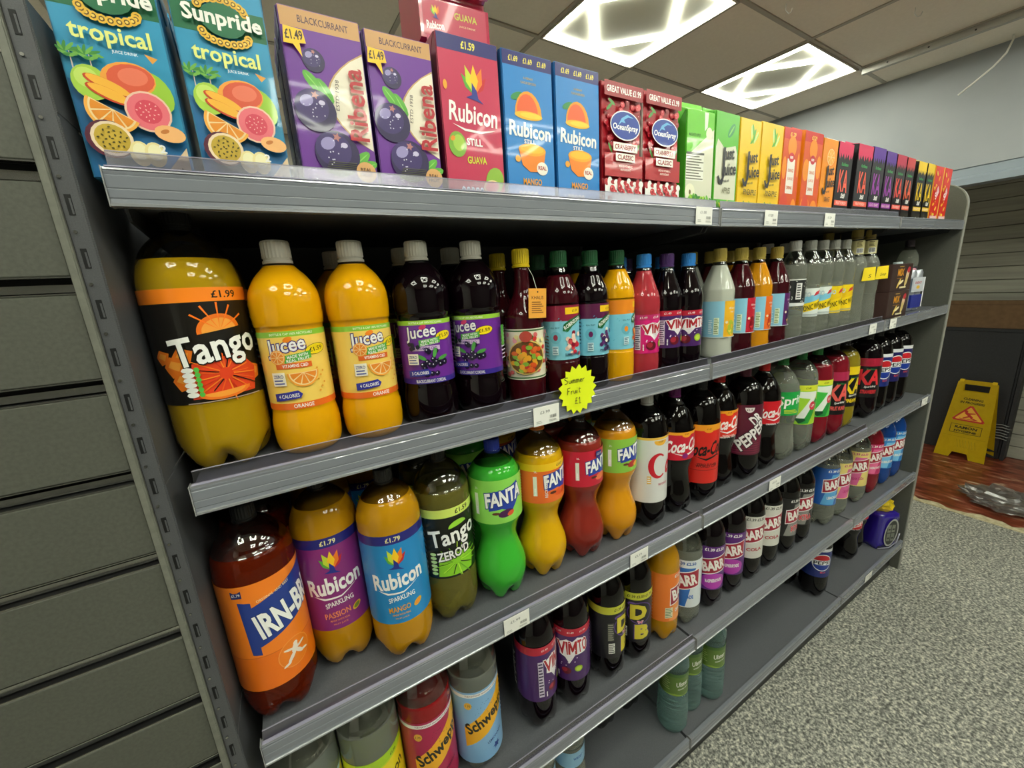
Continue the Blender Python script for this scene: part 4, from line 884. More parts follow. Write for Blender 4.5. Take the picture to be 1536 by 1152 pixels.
S3 = [
 (SO,'soda','amber',.283,'1c1c1c','irn',.068,.034,.088,22,'clear red amber soda bottle with bright orange label and blue band, third shelf'),
 (SO,'soda','juice',.300,'1c1c1c','rpa',.086,.136,.092,-2,'amber soda bottle with magenta passion label and rainbow leaves'),
 (SO,'soda','juice',.300,'1c1c1c','rma',.084,.234,.088,-9,'amber soda bottle with sky blue mango label and rainbow leaves'),
 (SO,'soda','olive',.275,'1c1c1c','tz',.106,.336,.088,-5,'pale olive soda bottle with black and lime green splash label'),
 (SO,'hug','green',.295,'2038a8','fgr',.184,.443,.088,-10,'vivid green soda bottle with blue cap and lime green label'),
 (SO,'waist','lemon',.290,'e87a1c','fyl',.188,.549,.088,16,'yellow orange waisted soda bottle with orange label topped by a yellow stripe'),
 (SO,'waist','redd',.290,'1c1c1c','frd',.190,.653,.088,15,'brick red waisted soda bottle with crimson label'),
 (SO,'waist','peach',.290,'1c1c1c','fpe',.190,.762,.088,4,'golden peach waisted soda bottle with apple green label'),
 (SO,'ribbed','cola',.300,'c8c8c8','dc',.078,.865,.087,-8,'cola bottle with tall silver white label and big red lettering'),
 (SO,'cola','cola',.300,'6a1460','cc',.162,.972,.087,-14,'waisted cola bottle with red and purple cherry label and orange stripe'),
 (SO,'ribbed','cola',.300,'1c1c1c','cz',.064,1.090,.087,-28,'ribbed cola bottle with tall red label and black lettering'),
 (SO,'cola','cola',.300,'c8201c','wc',.168,1.190,.095,-21,'waisted cola bottle with red label and yellow stripe between two ribbed bottles'),
 (SO,'ribbed','cola',.300,'5c1830','drp',.088,1.292,.087,-29,'dark soda bottle with tall maroon label and slanted white lettering'),
 (SO,'cola','cola',.300,'d01c1c','ck',.160,1.395,.087,-14,'red-capped waisted cola bottle with plain red label beside the clear green-label soda'),
 (SO,'cola','clear',.300,'2a7a3a','spr',.162,1.513,.087,-27,'clear waisted soda bottle with bright green label'),
 (SO,'ribbed','clear',.290,'2a7a3a','7a',.104,1.629,.087,-34,'clear soda bottle with lime and white label, yellow stripe on top'),
 (SO,'ribbed','cherry',.290,'2a7a3a','7b',.106,1.737,.087,-26,'cherry tinted soda bottle with green and white label'),
 (SO,'ribbed','cherry',.300,'1c1c1c','kr',.086,1.860,.087,-28,'dark red soda bottle with black label and coral lettering'),
 (SO,'ribbed','pineap',.300,'1c1c1c','ky',.092,1.968,.095,-16,'olive yellow soda bottle with black label and yellow lettering'),
 (SO,'ribbed','purple',.300,'1c1c1c','ks',.092,2.150,.087,-45,'dark soda bottle with black label and red strawberry lettering'),
 (SO,'ribbed','cola',.300,'1c1c1c','pe',.117,2.256,.090,-30,'cola bottle with blue round-badge label beside the strawberry soda'),
 (SO,'ribbed','cola',.300,'1c1c1c','pm',.119,2.362,.090,-26,'cola bottle with navy round-badge label, second from the right end of third shelf'),
 (SO,'ribbed','cola',.300,'1c1c1c','pm',.119,2.468,.090,-28,'cola bottle with navy round-badge label, right end of third shelf'),
]
r3 = row(2, S3, 'bottles on the third shelf')
S4 = [
 (SO,'soda','clear',.275,'c8c8c8','lem2',.070,.038,.088,29,'clear soda bottle cut by the bottom left frame edge, below the lowest visible rail end'),
 (SO,'soda','clear',.270,'d8c81c','lime',.060,.142,.088,14,'clear soda bottle with lime green and yellow lemon label'),
 (SO,'soda','ruby',.262,'1c1c1c','sr',.038,.248,.088,7,'ruby red soda bottle with raspberry label and yellow slanted band'),
 (SO,'soda','clear',.262,'e8e8e8','sb',.038,.354,.088,3,'clear lemonade bottle with sky blue label and yellow slanted band'),
 (SO,'slim','purple',.300,'4a2a68','vim',.092,.514,.083,35,'dark purple soda bottle with purple label turned to its barcode'),
 (SO,'slim','purple',.300,'4a2a68','vim',.086,.616,.083,-31,'dark purple soda bottle with purple label showing its red lettering and green grape'),
 (SO,'slim','cola',.300,'1c1c1c','dnb',.078,.736,.083,23,'black soda bottle with yellow letters turned half away'),
 (SO,'slim','cola',.300,'1c1c1c','dnb',.070,.836,.083,-25,'black soda bottle with large yellow letters facing out'),
 (SO,'slim','juice',.300,'1c1c1c','bor',.075,.948,.083,30,'amber soda bottle with orange label and red name badge'),
 (SO,'slim','clear',.255,'2a5cc0','ble',.070,1.048,.083,-49,'clear lemonade bottle with blue and white striped label'),
 (SO,'slim','purple',.300,'1c1c1c','bra',.075,1.160,.083,-31,'dark red soda bottle with violet label, just right of the blue and white one'),
 (SO,'slim','purple',.300,'1c1c1c','bra',.077,1.268,.083,-45,'dark red soda bottle with violet label, beside the pale cola labels'),
 (SO,'slim','cola',.300,'1c1c1c','bwh',.090,1.375,.083,-31,'cola bottle with pale grey label, nearer the violet labels'),
 (SO,'slim','cola',.300,'1c1c1c','bwh',.092,1.480,.083,-28,'cola bottle with pale grey label, nearer the black labels'),
 (SO,'slim','cola',.300,'1c1c1c','bxt',.080,1.598,.083,-1,'cola bottle with black and silver label turned to its ingredients'),
 (SO,'slim','cola',.300,'1c1c1c','bxt',.086,1.702,.083,-29,'cola bottle with black label and red lettering beside the bright blue label'),
 (SO,'slim','clear',.265,'2a5cc0','bbl',.095,1.898,.083,-18,'clear soda bottle with bright blue label standing apart on the fourth shelf'),
 (SO,'slim','clear',.255,'e8d27a','bcs',.085,2.008,.083,-5,'clear soda bottle with pink and yellow label turned to its small print'),
 (SO,'slim','clear',.258,'e8d27a','bcs',.085,2.180,.083,-53,'clear soda bottle with pink and yellow label beside the cherry pink soda'),
 (SO,'slim','cherry',.300,'c82a6a','bpk',.100,2.310,.083,-34,'cherry pink soda bottle with pink label on the fourth shelf'),
 (SO,'slim','bloo',.300,'2a5cc0','bbb',.087,2.445,.083,-32,'bright blue soda bottle beside the cherry pink one'),
 (SO,'slim','bloo',.300,'2a5cc0','bbb',.087,2.565,.083,-30,'bright blue soda bottle at the right end of the fourth shelf'),
]
r4 = row(3, S4, 'bottles on the fourth shelf')
WB = 'water_bottle'
S5 = [
 (WB,'water','teal',.300,'3a7ac8','wat',.154,1.002,.070,-20,'water bottle with olive green label, nearest of the three on the bottom shelf'),
 (WB,'water','teal',.300,'3a7ac8','wat',.154,1.096,.088,-16,'water bottle with olive green label, the middle one set further back'),
 (WB,'water','teal',.300,'3a7ac8','wat',.140,1.190,.070,-24,'water bottle with olive green label, rightmost of the three'),
 (WB,'water','clear',.300,'c8c8c8','wbl',.180,.600,.085,0,'ribbed clear bottle at the bottom edge of the photo, right one of two'),
 (WB,'water','clear',.300,'c8c8c8','wbl',.180,.505,.085,0,'ribbed clear bottle at the bottom edge of the photo, left one of two'),
 (SO,'ribbed','cola',.300,'1c1c1c','',0,.815,.205,0,'dark soda bottle at the back of the bottom shelf, leftmost of three'),
 (SO,'ribbed','cola',.300,'1c1c1c','',0,.925,.205,0,'dark soda bottle at the back of the bottom shelf, beside the water bottles'),
 (SO,'cola','teal',.300,'2a7a3a','',0,1.655,.215,0,'green clear soda bottle deep in the bottom shelf, left one of two'),
 (SO,'cola','teal',.300,'2a7a3a','',0,1.765,.215,0,'green clear soda bottle deep in the bottom shelf, right one of two'),
 (SO,'ribbed','cola',.300,'1c1c1c','pm',.105,1.930,.200,-30,'dark cola bottle deep in the bottom shelf behind the round-badge cola'),
 (SO,'ribbed','cola',.300,'1c1c1c','pe',.108,1.955,.095,-40,'lone cola bottle with blue round-badge label on the bottom shelf'),
 (SO,'cola','cola',.300,'c8201c','ck',.175,2.325,.120,-45,'red-label cola bottle on the bottom shelf, left of the pair'),
 (SO,'cola','cola',.300,'c8201c','ck',.175,2.440,.135,-45,'red-label cola bottle on the bottom shelf, beside the yellow-topped pack'),
]
for it in S5:
    pass
r5 = row(4, S5, 'bottles on the bottom shelf')
GREENL = liquid('liquid_green_tint', '1c5c44', .5)
for d in r5:
    if d['it'][3] == .300 and 'green clear' in d['it'][10]:
        d['o'].children[0].data = body_mesh('cola', GREENL, .300)
# second rows: a copy of each bottle one step further back
def behind(rows, s, grp, which, dy=.004, only=None):
    prev = []
    for k, d in enumerate(rows):
        if only is not None and k not in only: continue
        x = d['x'] + .006*sin(k*2.3); y = .0; r = d['r']
        y = max([d['y'] + 2*r] + [q['y'] + sqrt(max(0, (q['r']+r+.001)**2 - (q['x']-x)**2)) for q in rows + prev if abs(q['x']-x) < q['r'] + r + .001]) + dy
        if y + r > .455: continue
        c = copy_tree(d['o']); c.location = (x, y, deck(s, x) + .0004)
        c['label'] = ('%s, %s' % (which, d['it'][10])) if False else which % short(d['it'][10]); c['group'] = grp
        prev.append(dict(x=x, y=y, r=r, it=d['it'], o=c))
    return prev
def short(t): return ' '.join(t.replace(',', '').split()[:11])
b2 = behind(r2, 1, 'second row on the second shelf', 'back-row match behind the %s')
b3 = behind(r3, 2, 'second row on the third shelf', 'back-row match behind the %s')
seen = {}
for q in b2 + b3:
    seen.setdefault(q['o']['label'], []).append(q)
for k, v in seen.items():
    if len(v) > 1:
        for n, q in enumerate(v): q['o']['label'] = k + (', left one', ', right one', ', third one')[n]
# orange paper neck tag of the glass bottle
g = [d for d in r2 if d['it'][1] == 'glass'][0]; gx, gy, gz = g['o'].location
a = Art(.036, .052, 'eda53c'); a.txt('KHALIS', 0, .036, .024, .006, '5a2c10', .01); a.lines(-.012, .008, .012, .030, 6, '6a3a14', .3); a.ell(0, .046, .0015, .0015, '3a2010', n=8)
bm = bmesh.new(); add_box(bm, -.018, -.0004, 0, .018, .0004, .052); me = bm_mesh(bm, 'neck_tag'); color_all(me, 'eda53c')
t = empty('neck_tag', (gx+.005, gy-.0395, gz+.158), 0, 'orange paper tag hanging on string from the glass syrup bottle', 'tag'); t.rotation_euler = (radians(0), radians(3), radians(-4))
link('tag_card', me, t, PAPER); link('tag_print', flat_mesh(a, 'tag_print', (0, -.0004, 0), (1,0,0), (0,0,1), (0,-1,0)), t, PAPER)
tube('string', [(0, 0, .047), (-.003, .012, .075), (-.005, .026, .090)], .0005, mat('string_white', 'dcd8cc', .7), t)

# ------------------------------------------------------------------ cartons on the top shelf
def carton(name, x0, x1, h, depth, y, art_fn, base, top, label, grp, rise=0.0, yaw=0.0, tilt=0.0, side=None, z=None):
    w_ = x1 - x0; xc = (x0 + x1)/2
    t = empty(name, (xc, y, (deck(0, xc) + .0004) if z is None else z), radians(yaw), label, 'carton', grp)
    if tilt: t.rotation_euler.y = radians(tilt)
    bm = bmesh.new(); b = .0
    # shell with softly bulged front and a sloped or ridged top
    pr = [(0, 0), (0, h), (depth*.5, h + rise) if rise else (depth*.5, h + .001), (depth, h + (rise if rise < .012 else 0)), (depth, 0)]
    A = [bm.verts.new((-w_/2, p, q)) for p, q in pr]; B = [bm.verts.new((w_/2, p, q)) for p, q in pr]
    for i in range(5): bm.faces.new((A[i], A[(i+1) % 5], B[(i+1) % 5], B[i]))
    bm.faces.new(A[::-1]); bm.faces.new(B); bmesh.ops.recalc_face_normals(bm, faces=bm.faces[:])
    bmesh.ops.bevel(bm, geom=bm.edges[:], offset=.0012, segments=2, affect='EDGES')
    me = bm_mesh(bm, 'carton_body'); cols = []
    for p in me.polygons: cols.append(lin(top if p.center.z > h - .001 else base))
    color_faces(me, cols); link('carton_body', me, t, CARD)
    # crimped fin along the top and folded ears
    fin = prism('top_fin', [(-w_/2+.001, depth*.5-.001), (w_/2-.001, depth*.5-.001), (w_/2-.001, depth*.5+.001), (-w_/2+.001, depth*.5+.001)], 'z', h + max(rise, .001) - .001, h + max(rise, .001) + .007, CARD, t); color_all(fin.data, top)
    for s in (-1, 1):
        ear = prism('folded_ear', [(.004, h-.001), (depth-.004, h-.001), (depth*.5, h-.032)], 'x', s*(w_/2 + .0002), s*(w_/2 + .0011), CARD, t); color_all(ear.data, base)
    a = Art(w_-.0026, h-.0026); art_fn(a, w_-.0026, h-.0026)
    link('front_print', flat_mesh(a, 'front_print', (0, -.0001, .0013), (1,0,0), (0,0,1), (0,-1,0)), t, CARD)
    if side:
        a = Art(depth-.004, h-.0026); side(a, depth-.004, h-.0026)
        link('side_print', flat_mesh(a, 'side_print', (-w_/2-.0001, depth/2, .0013), (0,-1,0), (0,0,1), (-1,0,0)), t, CARD)
    return t
def palm(a, x, y, s):
    a.poly([(x-.0006, y-s*1.1), (x+.0006, y-s*1.1), (x+.0003, y), (x-.0003, y)], 'c8b8b0')
    for t in range(0, 360, 40): a.ell(x + s*.42*cos(radians(t)), y + s*.25*sin(radians(t)), s*.45, s*.11, '3f8a3a' if t % 80 else '6fb04a', t*.7 - 10, 8)
def c_sun(a, w, h):
    full(a, w, h, '2f94bf'); a.poly([(-w/2, 0), (w/2, 0), (w/2, h*.25), (-w/2, h*.45)], '2470a8'); a.rect(-w/2, h*.765, w/2, h*.90, '1d6b46')
    for s in (1, -1):
        for i in range(11):
            t = pi*i/10; a.ell(.003 + .021*cos(t), h*(.83) + s*(.0125 + .0085*sin(t)), .0042, .0042, 'e8b83a', n=9)
            a.ell(.003 + .021*cos(t), h*(.83) + s*(.0125 + .0085*sin(t)), .0024, .0024, '6a4a1a', n=8); a.ell(.003 + .021*cos(t), h*(.83) + s*(.0125 + .0085*sin(t)), .0014, .0014, 'f2d060', n=6)
    a.ell(.003, h*.83, .021, .016, '1d6b46'); a.txt('Sunpride', .003, h*.83, .072, .020, 'f8f6ee', .05, 0, -1)
    a.txt('tropical', .0, h*.648, .062, .020, 'e8ee8a', .035, 0, -1); a.txt('JUICE DRINK', .008, h*.585, .020, .0035, 'e8f2f6', .02)
    palm(a, -.034, h*.56, .013); palm(a, -.020, h*.555, .013)
    a.ell(-.024, h*.43, .014, .0155, 'a8d048'); a.ell(-.026, h*.45, .009, .009, 'c4e06a'); a.ell(.026, h*.42, .013, .019, '9cc83a', 20)
    a.ell(.006, h*.465, .022, .0155, 'f0a03c', 10); a.ell(.008, h*.47, .019, .013, 'dc5a3c', 8); a.ell(.010, h*.48, .012, .008, 'e8765a', 8)
    for k, y in ((0, .405), (1, .365)): a.ell(-.012, h*y+.004, .018, .0055, 'c8421e', -24); a.ell(-.011, h*y+.0045, .017, .0045, 'f5b53c', -24)
    a.ell(.016, h*.325, .019, .019, 'f0c8b0'); a.ell(.016, h*.325, .0172, .0172, 'e8707c'); a.ell(.016, h*.325, .011, .011, 'd8485c')
    for i in range(18): t = i*2.4; a.ell(.016 + .0095*sqrt(i/18)*cos(t), h*.325 + .0095*sqrt(i/18)*sin(t), .0009, .0005, 'f6c8c0', t*57, 6)
    orange_slice(a, -.012, h*.315, .021, 150, 332, 'e8902a', 'f5b04a'); a.ell(.030, h*.225, .013, .008, 'f5b878', -8); a.ell(.026, h*.235, .004, .002, 'c87a3a', 20)
    a.ell(-.020, h*.175, .0185, .0175, '5a2438', -10); a.ell(-.018, h*.178, .0165, .0160, 'f0d8b8', -10); a.ell(-.018, h*.178, .0138, .0135, 'c8a83c', -10)
    for i in range(22): t = i*2.4; a.ell(-.018 + .012*sqrt(i/22)*cos(t), h*.178 + .011*sqrt(i/22)*sin(t), .0013, .0008, '4a4418', t*40, 6)
    for x in (.002, .014): a.ell(x, h*.115, .009, .012, 'eee0a0'); a.ell(x, h*.125, .006, .008, 'f6efc2')
    a.poly([(w/2, 0), (w/2, h*.16), (w/2-.026, 0)], 'd8c09a'); a.poly([(w/2-.012, h*.012), (w/2-.003, h*.012), (w/2-.0075, h*.06)], '6a5a3a'); a.txt('2', .021, h*.145, .006, .008, W_, .04); a.poly([(.024, h*.585), (.034, h*.57), (.029, h*.545)], 'e8a03c')
def berry(a, x, y, r):
    a.ell(x, y, r, r, '2a1c4e', n=26); a.ell(x - r*.15, y + r*.18, r*.80, r*.76, '3d2c6a', n=22); a.ell(x - r*.38, y + r*.42, r*.34, r*.26, '9a90c4', 30, 14); a.ell(x + r*.34, y + r*.40, r*.16, r*.12, 'd0c8e8', 0, 10)
    star(a, x + r*.05, y + r*.72, r*.2, 5, 'b87a7a', .5); rr = random.Random(int(x*9999))
    for i in range(10): a.ell(x + r*.7*(rr.random()-.5)*2*.8, y + r*.7*(rr.random()-.5)*2*.8, r*.035, r*.035, 'd8d4ec', 0, 6)
def c_rib(a, w, h):
    full(a, w, h, '6b2a96'); a.rect(-w/2, h*.90, w/2, h, 'c8965c'); a.txt('BLACKCURRANT', .003, h*.95, .056, .0075, '4a2a3a', .02)
    P = [(w/2, h*.82)] + [(w/2 - .046*sin(pi*i/12)**.8, h*(.82 - .56*i/12)) for i in range(1, 12)] + [(w/2, h*.26)]
    a.poly([(x-.0022 if x < w/2 else x, y + (.0022 if i == 0 else 0)) for i, (x, y) in enumerate(P)], 'c8a068'); a.poly(P, 'efe6d2')
    for x, y, t in ((-.018, h*.62, -50), (-.006, h*.58, -60), (.026, h*.20, 40), (.032, h*.16, 20)): a.ell(x, y, .015, .0062, '5fae3c', t, 12); a.ell(x, y, .013, .0008, '8fd060', t, 6)
    berry(a, -.014, h*.74, .0125); berry(a, -.020, h*.46, .0235); berry(a, -.002, h*.22, .0265)
    for i in range(7): a.rect(-.020+.001*i, h*.10+.0022*i, .016+.0006*i, h*.10+.0022*i+.0009, '5a5a4a')
    a.poly([(-.044, h*.80), (-.042, h*.89), (-.022, h*.885), (-.020, h*.815), (-.027, h*.81), (-.026, h*.74), (-.034, h*.80)], 'f4c41a'); a.txt('£1.49', -.032, h*.85, .019, .010, '3a2410', .04, 0, 3)
    a.txt('Ribena', .028, h*.52, .082, .024, 'b51f2c', .03, 0, 90); a.txt('ESTD 1938', .007, h*.56, .034, .0042, '5a4a4a', .01, 0, 84)
    a.ell(.030, h*.12, .0125, .0125, 'd8a468', n=22); a.txt('REAL', .030, h*.135, .014, .0045, '4a2a1a', .04); a.txt('FRUIT', .030, h*.105, .016, .0045, '4a2a1a', .04)
    a.lines(-.036, h*.03, -.030, h*.12, 4, 'b8a0d0'); a.txt('No artificial sweeteners', .010, h*.055, .040, .0028, 'd8c8e8')
def s_rib(a, w, h):
    full(a, w, h, '4a2478'); a.lines(-w*.38, h*.10, w*.38, h*.30, 8, 'c8b8dc', .4); a.poly([(-w/2, h*.88), (w/2, h*.88), (w/2, h), (-w/2, h)], 'd8d0e4')
    for i in range(9): a.poly([(-w*.3, h*(.42+.03*i)), (w*.3, h*(.45+.03*i)), (w*.3, h*(.46+.03*i)), (-w*.3, h*(.43+.03*i))], 'b0a0c8')
def c_rub(bg, fl, price, flc, big):
    def f(a, w, h):
        full(a, w, h, bg); a.rect(-w/2, h*.91, w/2, h, '25256e')
        if big:
            a.txt(price, .0, h*.955, .022, .010, 'f2e05a', .05); leafs(a, .006, h*.665, h*.155)
            a.txt('Rubicon', .002, h*.545, .078, .026, 'fbf7f4', .035, .05, -2); a.poly([(-.034, h*.475), (-.014, h*.435), (.012, h*.43), (.036, h*.46), (.012, h*.445), (-.014, h*.45)], 'fbf7f4')
            a.txt('STiLL', .0, h*.37, .026, .010, 'fbf7f4', .05); a.txt(fl, .002, h*.255, .032, .010, flc, .04, 0, 2)
            a.ell(-.028, h*.345, .014, .017, '7fb03a'); a.ell(-.026, h*.355, .009, .011, 'a8cc4a'); a.ell(-.035, h*.38, .004, .003, 'e8922a', 40)
            a.ell(.030, h*.13, .015, .019, '8fb83c', -20); a.ell(.024, h*.085, .014, .010, 'e8d8a0', 10); a.ell(.024, h*.085, .012, .008, 'd8485c', 10); a.ell(-.04, h*.7, .003, .006, 'e8a02a')
        else:
            for x in (-.026, .0, .026): a.txt(price, x, h*.955, .017, .008, 'f2e05a', .04)
            a.txt('A VIBRANT', 0, h*.845, .018, .003, 'c8b05a', .02); a.txt('FLAVOUR EXPLOSION', 0, h*.815, .028, .0035, 'c8b05a', .02)
            a.ell(-.022, h*.72, .012, .005, '2f8a4a', 20)
            a.poly([(-.026, h*.60)] + [(-.002 + .025*cos(t*pi/10), h*.605 + .033*sin(t*pi/10)) for t in range(10, -1, -1)], 'f09a1c'); a.poly([(-.022, h*.61)] + [(-.004 + .020*cos(t*pi/10), h*.61 + .028*sin(t*pi/10)) for t in range(10, -1, -1)], 'e8602a')
            a.ell(-.002, h*.60, .026, .006, 'f8b820'); a.ell(.002, h*.603, .020, .004, 'fccf3a')
            a.txt('Rubicon', .0, h*.50, .078, .022, 'fbfaf6', .05, .03, -2); a.txt('STiLL', -.002, h*.425, .022, .006, 'fbfaf6', .04)
            a.poly([(-.024, h*.37), (-.018, h*.26), (-.004, h*.215), (.012, h*.22), (.024, h*.28), (.028, h*.37)], 'f0861c'); a.ell(.002, h*.37, .026, .009, 'f8a81c'); a.ell(.002, h*.375, .022, .006, 'fbbf2c'); a.ell(-.026, h*.30, .005, .005, 'e8a02a')
            a.ell(.020, h*.245, .011, .010, 'f4ede0'); a.txt('REAL', .020, h*.25, .016, .006, 'b0302a', .05); a.txt(fl, .0, h*.145, .036, .010, flc, .04)
        for i in range(5): a.ell(-.024 + .0075*i, h*.055, .0034, .0048, 'e8f0f4', n=10); a.ell(-.024 + .0075*i, h*.055, .002, .002, '6a8aa0', n=8)
    return f
def c_cran(a, w, h):
    full(a, w, h, 'a81826'); rr = random.Random(6)
    for i in range(60): x, y = (rr.random()-.5)*w*.88, h*(.46 + .42*rr.random()); r = .0052; a.ell(x, y, r, r, rr.choice(('c8283a', '8c1420', 'b52030', 'd84a50')), 0, 10); a.ell(x-.001, y+.0015, .0012, .001, 'f0a0a0', 0, 6)
    for x, y, t in ((-.036, .80, 40), (-.03, .84, -30), (.034, .5, 60), (-.034, .48, 120)): a.ell(x, h*y, .009, .0028, '4a8a3a', t, 10)
    a.rect(-w/2, h*.885, w/2, h, '9a1422'); a.txt('GREAT VALUE £1.99', 0, h*.94, .084, .0105, 'f8f2ee', .05)
    a.poly([(-w/2, h*.44), (w/2, h*.44), (w/2, h*.25), (-w/2, h*.25)], 'b01c28'); a.rect(-w/2, 0, w/2, h*.20, 'f2efec')
    for i in range(12): a.ell(-w/2 + w*(i+.5)/12, h*.20, .006, .006 + .003*sin(i*2), 'f2efec' if i % 2 else 'b01c28', 0, 12)
    for i in range(13): x, y = (-.036 + .006*i, h*(.06 + .12*((i*37) % 10)/10)); a.ell(x, y, .0062, .0062, 'c42a36', 0, 12); a.ell(x, y, .002, .002, '7a1018', 0, 7); a.ell(x-.002, y+.0025, .0014, .001, 'f4b0b0', 0, 6)
    a.ell(.0, h*.665, .037, .024, 'f4f4f8', 0, 26); a.ell(.0, h*.665, .035, .022, '1f3f9c', 0, 26)
    a.poly([(-.018, h*.66), (-.010, h*.72), (.004, h*.755), (.020, h*.735), (.006, h*.735), (-.004, h*.71), (.0, h*.685), (-.010, h*.69)], '6ab0e0'); a.txt('OceanSpray', .0, h*.645, .062, .013, 'f8f8fa', .04, .1)
    a.rect(-.030, h*.455, .030, h*.525, 'f4efe6'); a.txt('CRANBERRY', 0, h*.49, .052, .0085, '9a1824', .05); a.rect(-.024, h*.375, .024, h*.440, 'f4efe6'); a.txt('CLASSIC', 0, h*.408, .040, .0085, '9a1824', .05)
    a.txt('HIGH IN VITAMIN C', 0, h*.335, .034, .0038, 'f0e0d8', .03); a.txt('ANTIOXIDANT', 0, h*.305, .026, .0036, 'f0e0d8', .03)
def jj(a, bg, fl, h, w, pale, drop):
    full(a, w, h, bg); rr = random.Random(len(fl))
    
    if drop == 'a': a.poly([(-w*.46, h*.14), (w*.46, h*.14), (w*.47, h*.62), (w*.38, h*.70), (-w*.1, h*.66), (-w*.40, h*.74), (-w*.47, h*.66)], 'dcdcc6')
    if drop == 'p':
        for i in range(7): a.ell(.012 + .010*sin(i), h*.80 + .003*i, .016, .0035, ('5fae3c', 'a8d84a', 'e0ee9a')[i % 3], 35 + 12*i, 8)
        for i in range(40): a.ell((rr.random()-.5)*w*.8, h*(.16 + .55*rr.random()), .0007, .0007, 'b8902a', 0, 5)
    if drop == 'a': a.ell(.014, h*.84, .018, .008, '2f8a4a', 50, 14); a.ell(.014, h*.84, .015, .002, '7fc85a', 50, 8)
    if drop == 'o': orange_slice(a, .006, h*.78, .024, 0, 360, 'f5b04a', 'f0851c')
    for i in range(30): a.ell((rr.random()-.5)*w*.9, h*(.02 + .09*rr.random()), .008, .0025, rr.choice(('6fb83a', 'a8d84a', '3f8a34', 'e8d83a')), rr.random()*180, 8)
    k = '23242a'
    a.poly([(-.014, h*.66), (-.006, h*.67), (-.007, h*.38), (-.014, h*.29), (-.026, h*.30), (-.032, h*.37), (-.026, h*.38), (-.021, h*.335), (-.015, h*.36)], k)
    a.txt('ust', .010, h*.605, .032, .021, k, .045, .08, 6); a.txt('uice', .014, h*.455, .042, .024, k, .045, .08, 6); a.txt('made with', .0, h*.335, .022, .006, k, .02, .2, 6)
    a.txt(fl, .002, h*.235, .030 if len(fl) < 8 else .050, .012, k if fl != 'APPLES' else '6a6a4a', .02)
def c_jja(a, w, h): jj(a, '58b82e', 'APPLES', h, w, 'dcdcc6', 'a')
def c_jjs(a, w, h):
    full(a, w, h, 'dcdcc6'); a.poly([(-w/2, h*.55), (w/2, h*.85), (w/2, h), (-w/2, h)], '6cc832'); a.poly([(.010, h), (.022, h), (.020, h*.86), (.012, h*.82)], 'e8ece0')
    a.ell(.026, h*.80, .010, .012, 'e8ecd0'); a.txt('MADE WITH APPLES', -.018, h*.77, .034, .006, '2a5a1a', .02); nutri(a, -.042, h*.32, .012, h*.58, 'eeeee2', '6a6a5a', 9); a.rect(-.042, h*.58, .012, h*.60, '2a2c22')
    a.ell(-.028, h*.20, .015, .017, 'f0eed2'); a.ell(-.028, h*.20, .003, .005, '6a5a2a'); rr = random.Random(8)
    for i in range(60): a.ell((rr.random()-.5)*w*.92, h*(.02 + .14*rr.random()), .007, .003, rr.choice(('6fb83a', 'a8d84a', '3f8a34')), rr.random()*180, 8)
def c_jjp(a, w, h): jj(a, 'f2c61c', 'PINEAPPLE', h, w, 'f5d02c', 'p')
def c_jjo(a, w, h): jj(a, 'f0921c', 'ORANGE', h, w, 'f5a82c', 'o')
def c_ojd(a, w, h):
    full(a, w, h, 'd8521c'); a.rect(-w/2, h*.88, w/2, h, 'cc2420'); a.txt('£1.29', .0, h*.935, .026, .010, 'f8d85a', .04)
    for x, y, r in ((-.03, .55, .022), (.034, .60, .024), (-.02, .10, .024), (.026, .06, .024), (.0, .80, .02)): a.ell(x, h*y, min(r, w/2 - abs(x) - .001) if abs(x) + r > w/2 else r, r*1.2, 'ef8f1e', 0, 20)
    a.ell(-.02, h*.12, .018, .030, 'd8452c'); a.rect(-.018, h*.26, .018, h*.66, 'f2e9df'); a.ell(0, h*.68, .013, .011, 'c82a3c'); a.txt('sun', 0, h*.68, .014, .006, W_, .04)
    for s_, y in (('ORANGE', .53), ('JUICE', .43), ('DRINK', .33)): a.txt(s_, 0, h*y, .026, .008, 'd8642a', .02)
def c_ka(col, fl, top, tp2=None):
    def f(a, w, h):
        full(a, w, h, '17151a'); a.rect(-w/2, h*.86, w/2, h, top)
        for i in range(6): x = -w/2 + w*(i+.5)/6; a.poly([(x - w/12, h*.861), (x + w/12, h*.861), (x + w*.02*(-1)**i, h*(.78 + .02*(i % 2)))], top)
        a.txt('Karibbean', .0, h*.72, .040, .009, '3fae5a', .02, .1); a.txt('KA', .0, h*.485, .056, .064, col, .03); a.ell(0, h*.30, w*.46, h*.055, '17151a'); a.txt('Still', .006, h*.30, .024, .013, W_, .06, .3)
        a.rect(-w*.46, h*.165, w*.46, h*.235, col); a.txt(fl, 0, h*.20, .06, .008, '17151a' if False else 'f8d8d0', .02); a.rect(-w/2, 0, w/2, h*.12, '2c2a22'); a.ell(0, h*.03, .007, .005, W_)
    return f
def c_red(a, w, h):
    full(a, w, h, 'd8281e'); rr = random.Random(4)
    for i in range(22): a.ell((rr.random()-.5)*w*.66, h*(.05 + .85*rr.random()), .011, .005, rr.choice(('f5b52c', 'f08a2a', 'f8d84a', 'e8485a')), rr.random()*180, 10)
    a.ell(0, h*.52, .024, .028, 'd8281e'); a.txt('Still', 0, h*.52, .040, .026, 'f8e8ec', .05, .2, 50); a.rect(-w*.45, h*.02, w*.45, h*.10, 'f0b0b0'); a.txt('MANGO', 0, h*.06, .05, .009, W_, .04)
def plain(c):
    def f(a, w, h): full(a, w, h, c)
    return f
CG = 'drink cartons along the top shelf'
BC, GC = 'juice_carton', 'juice_carton'
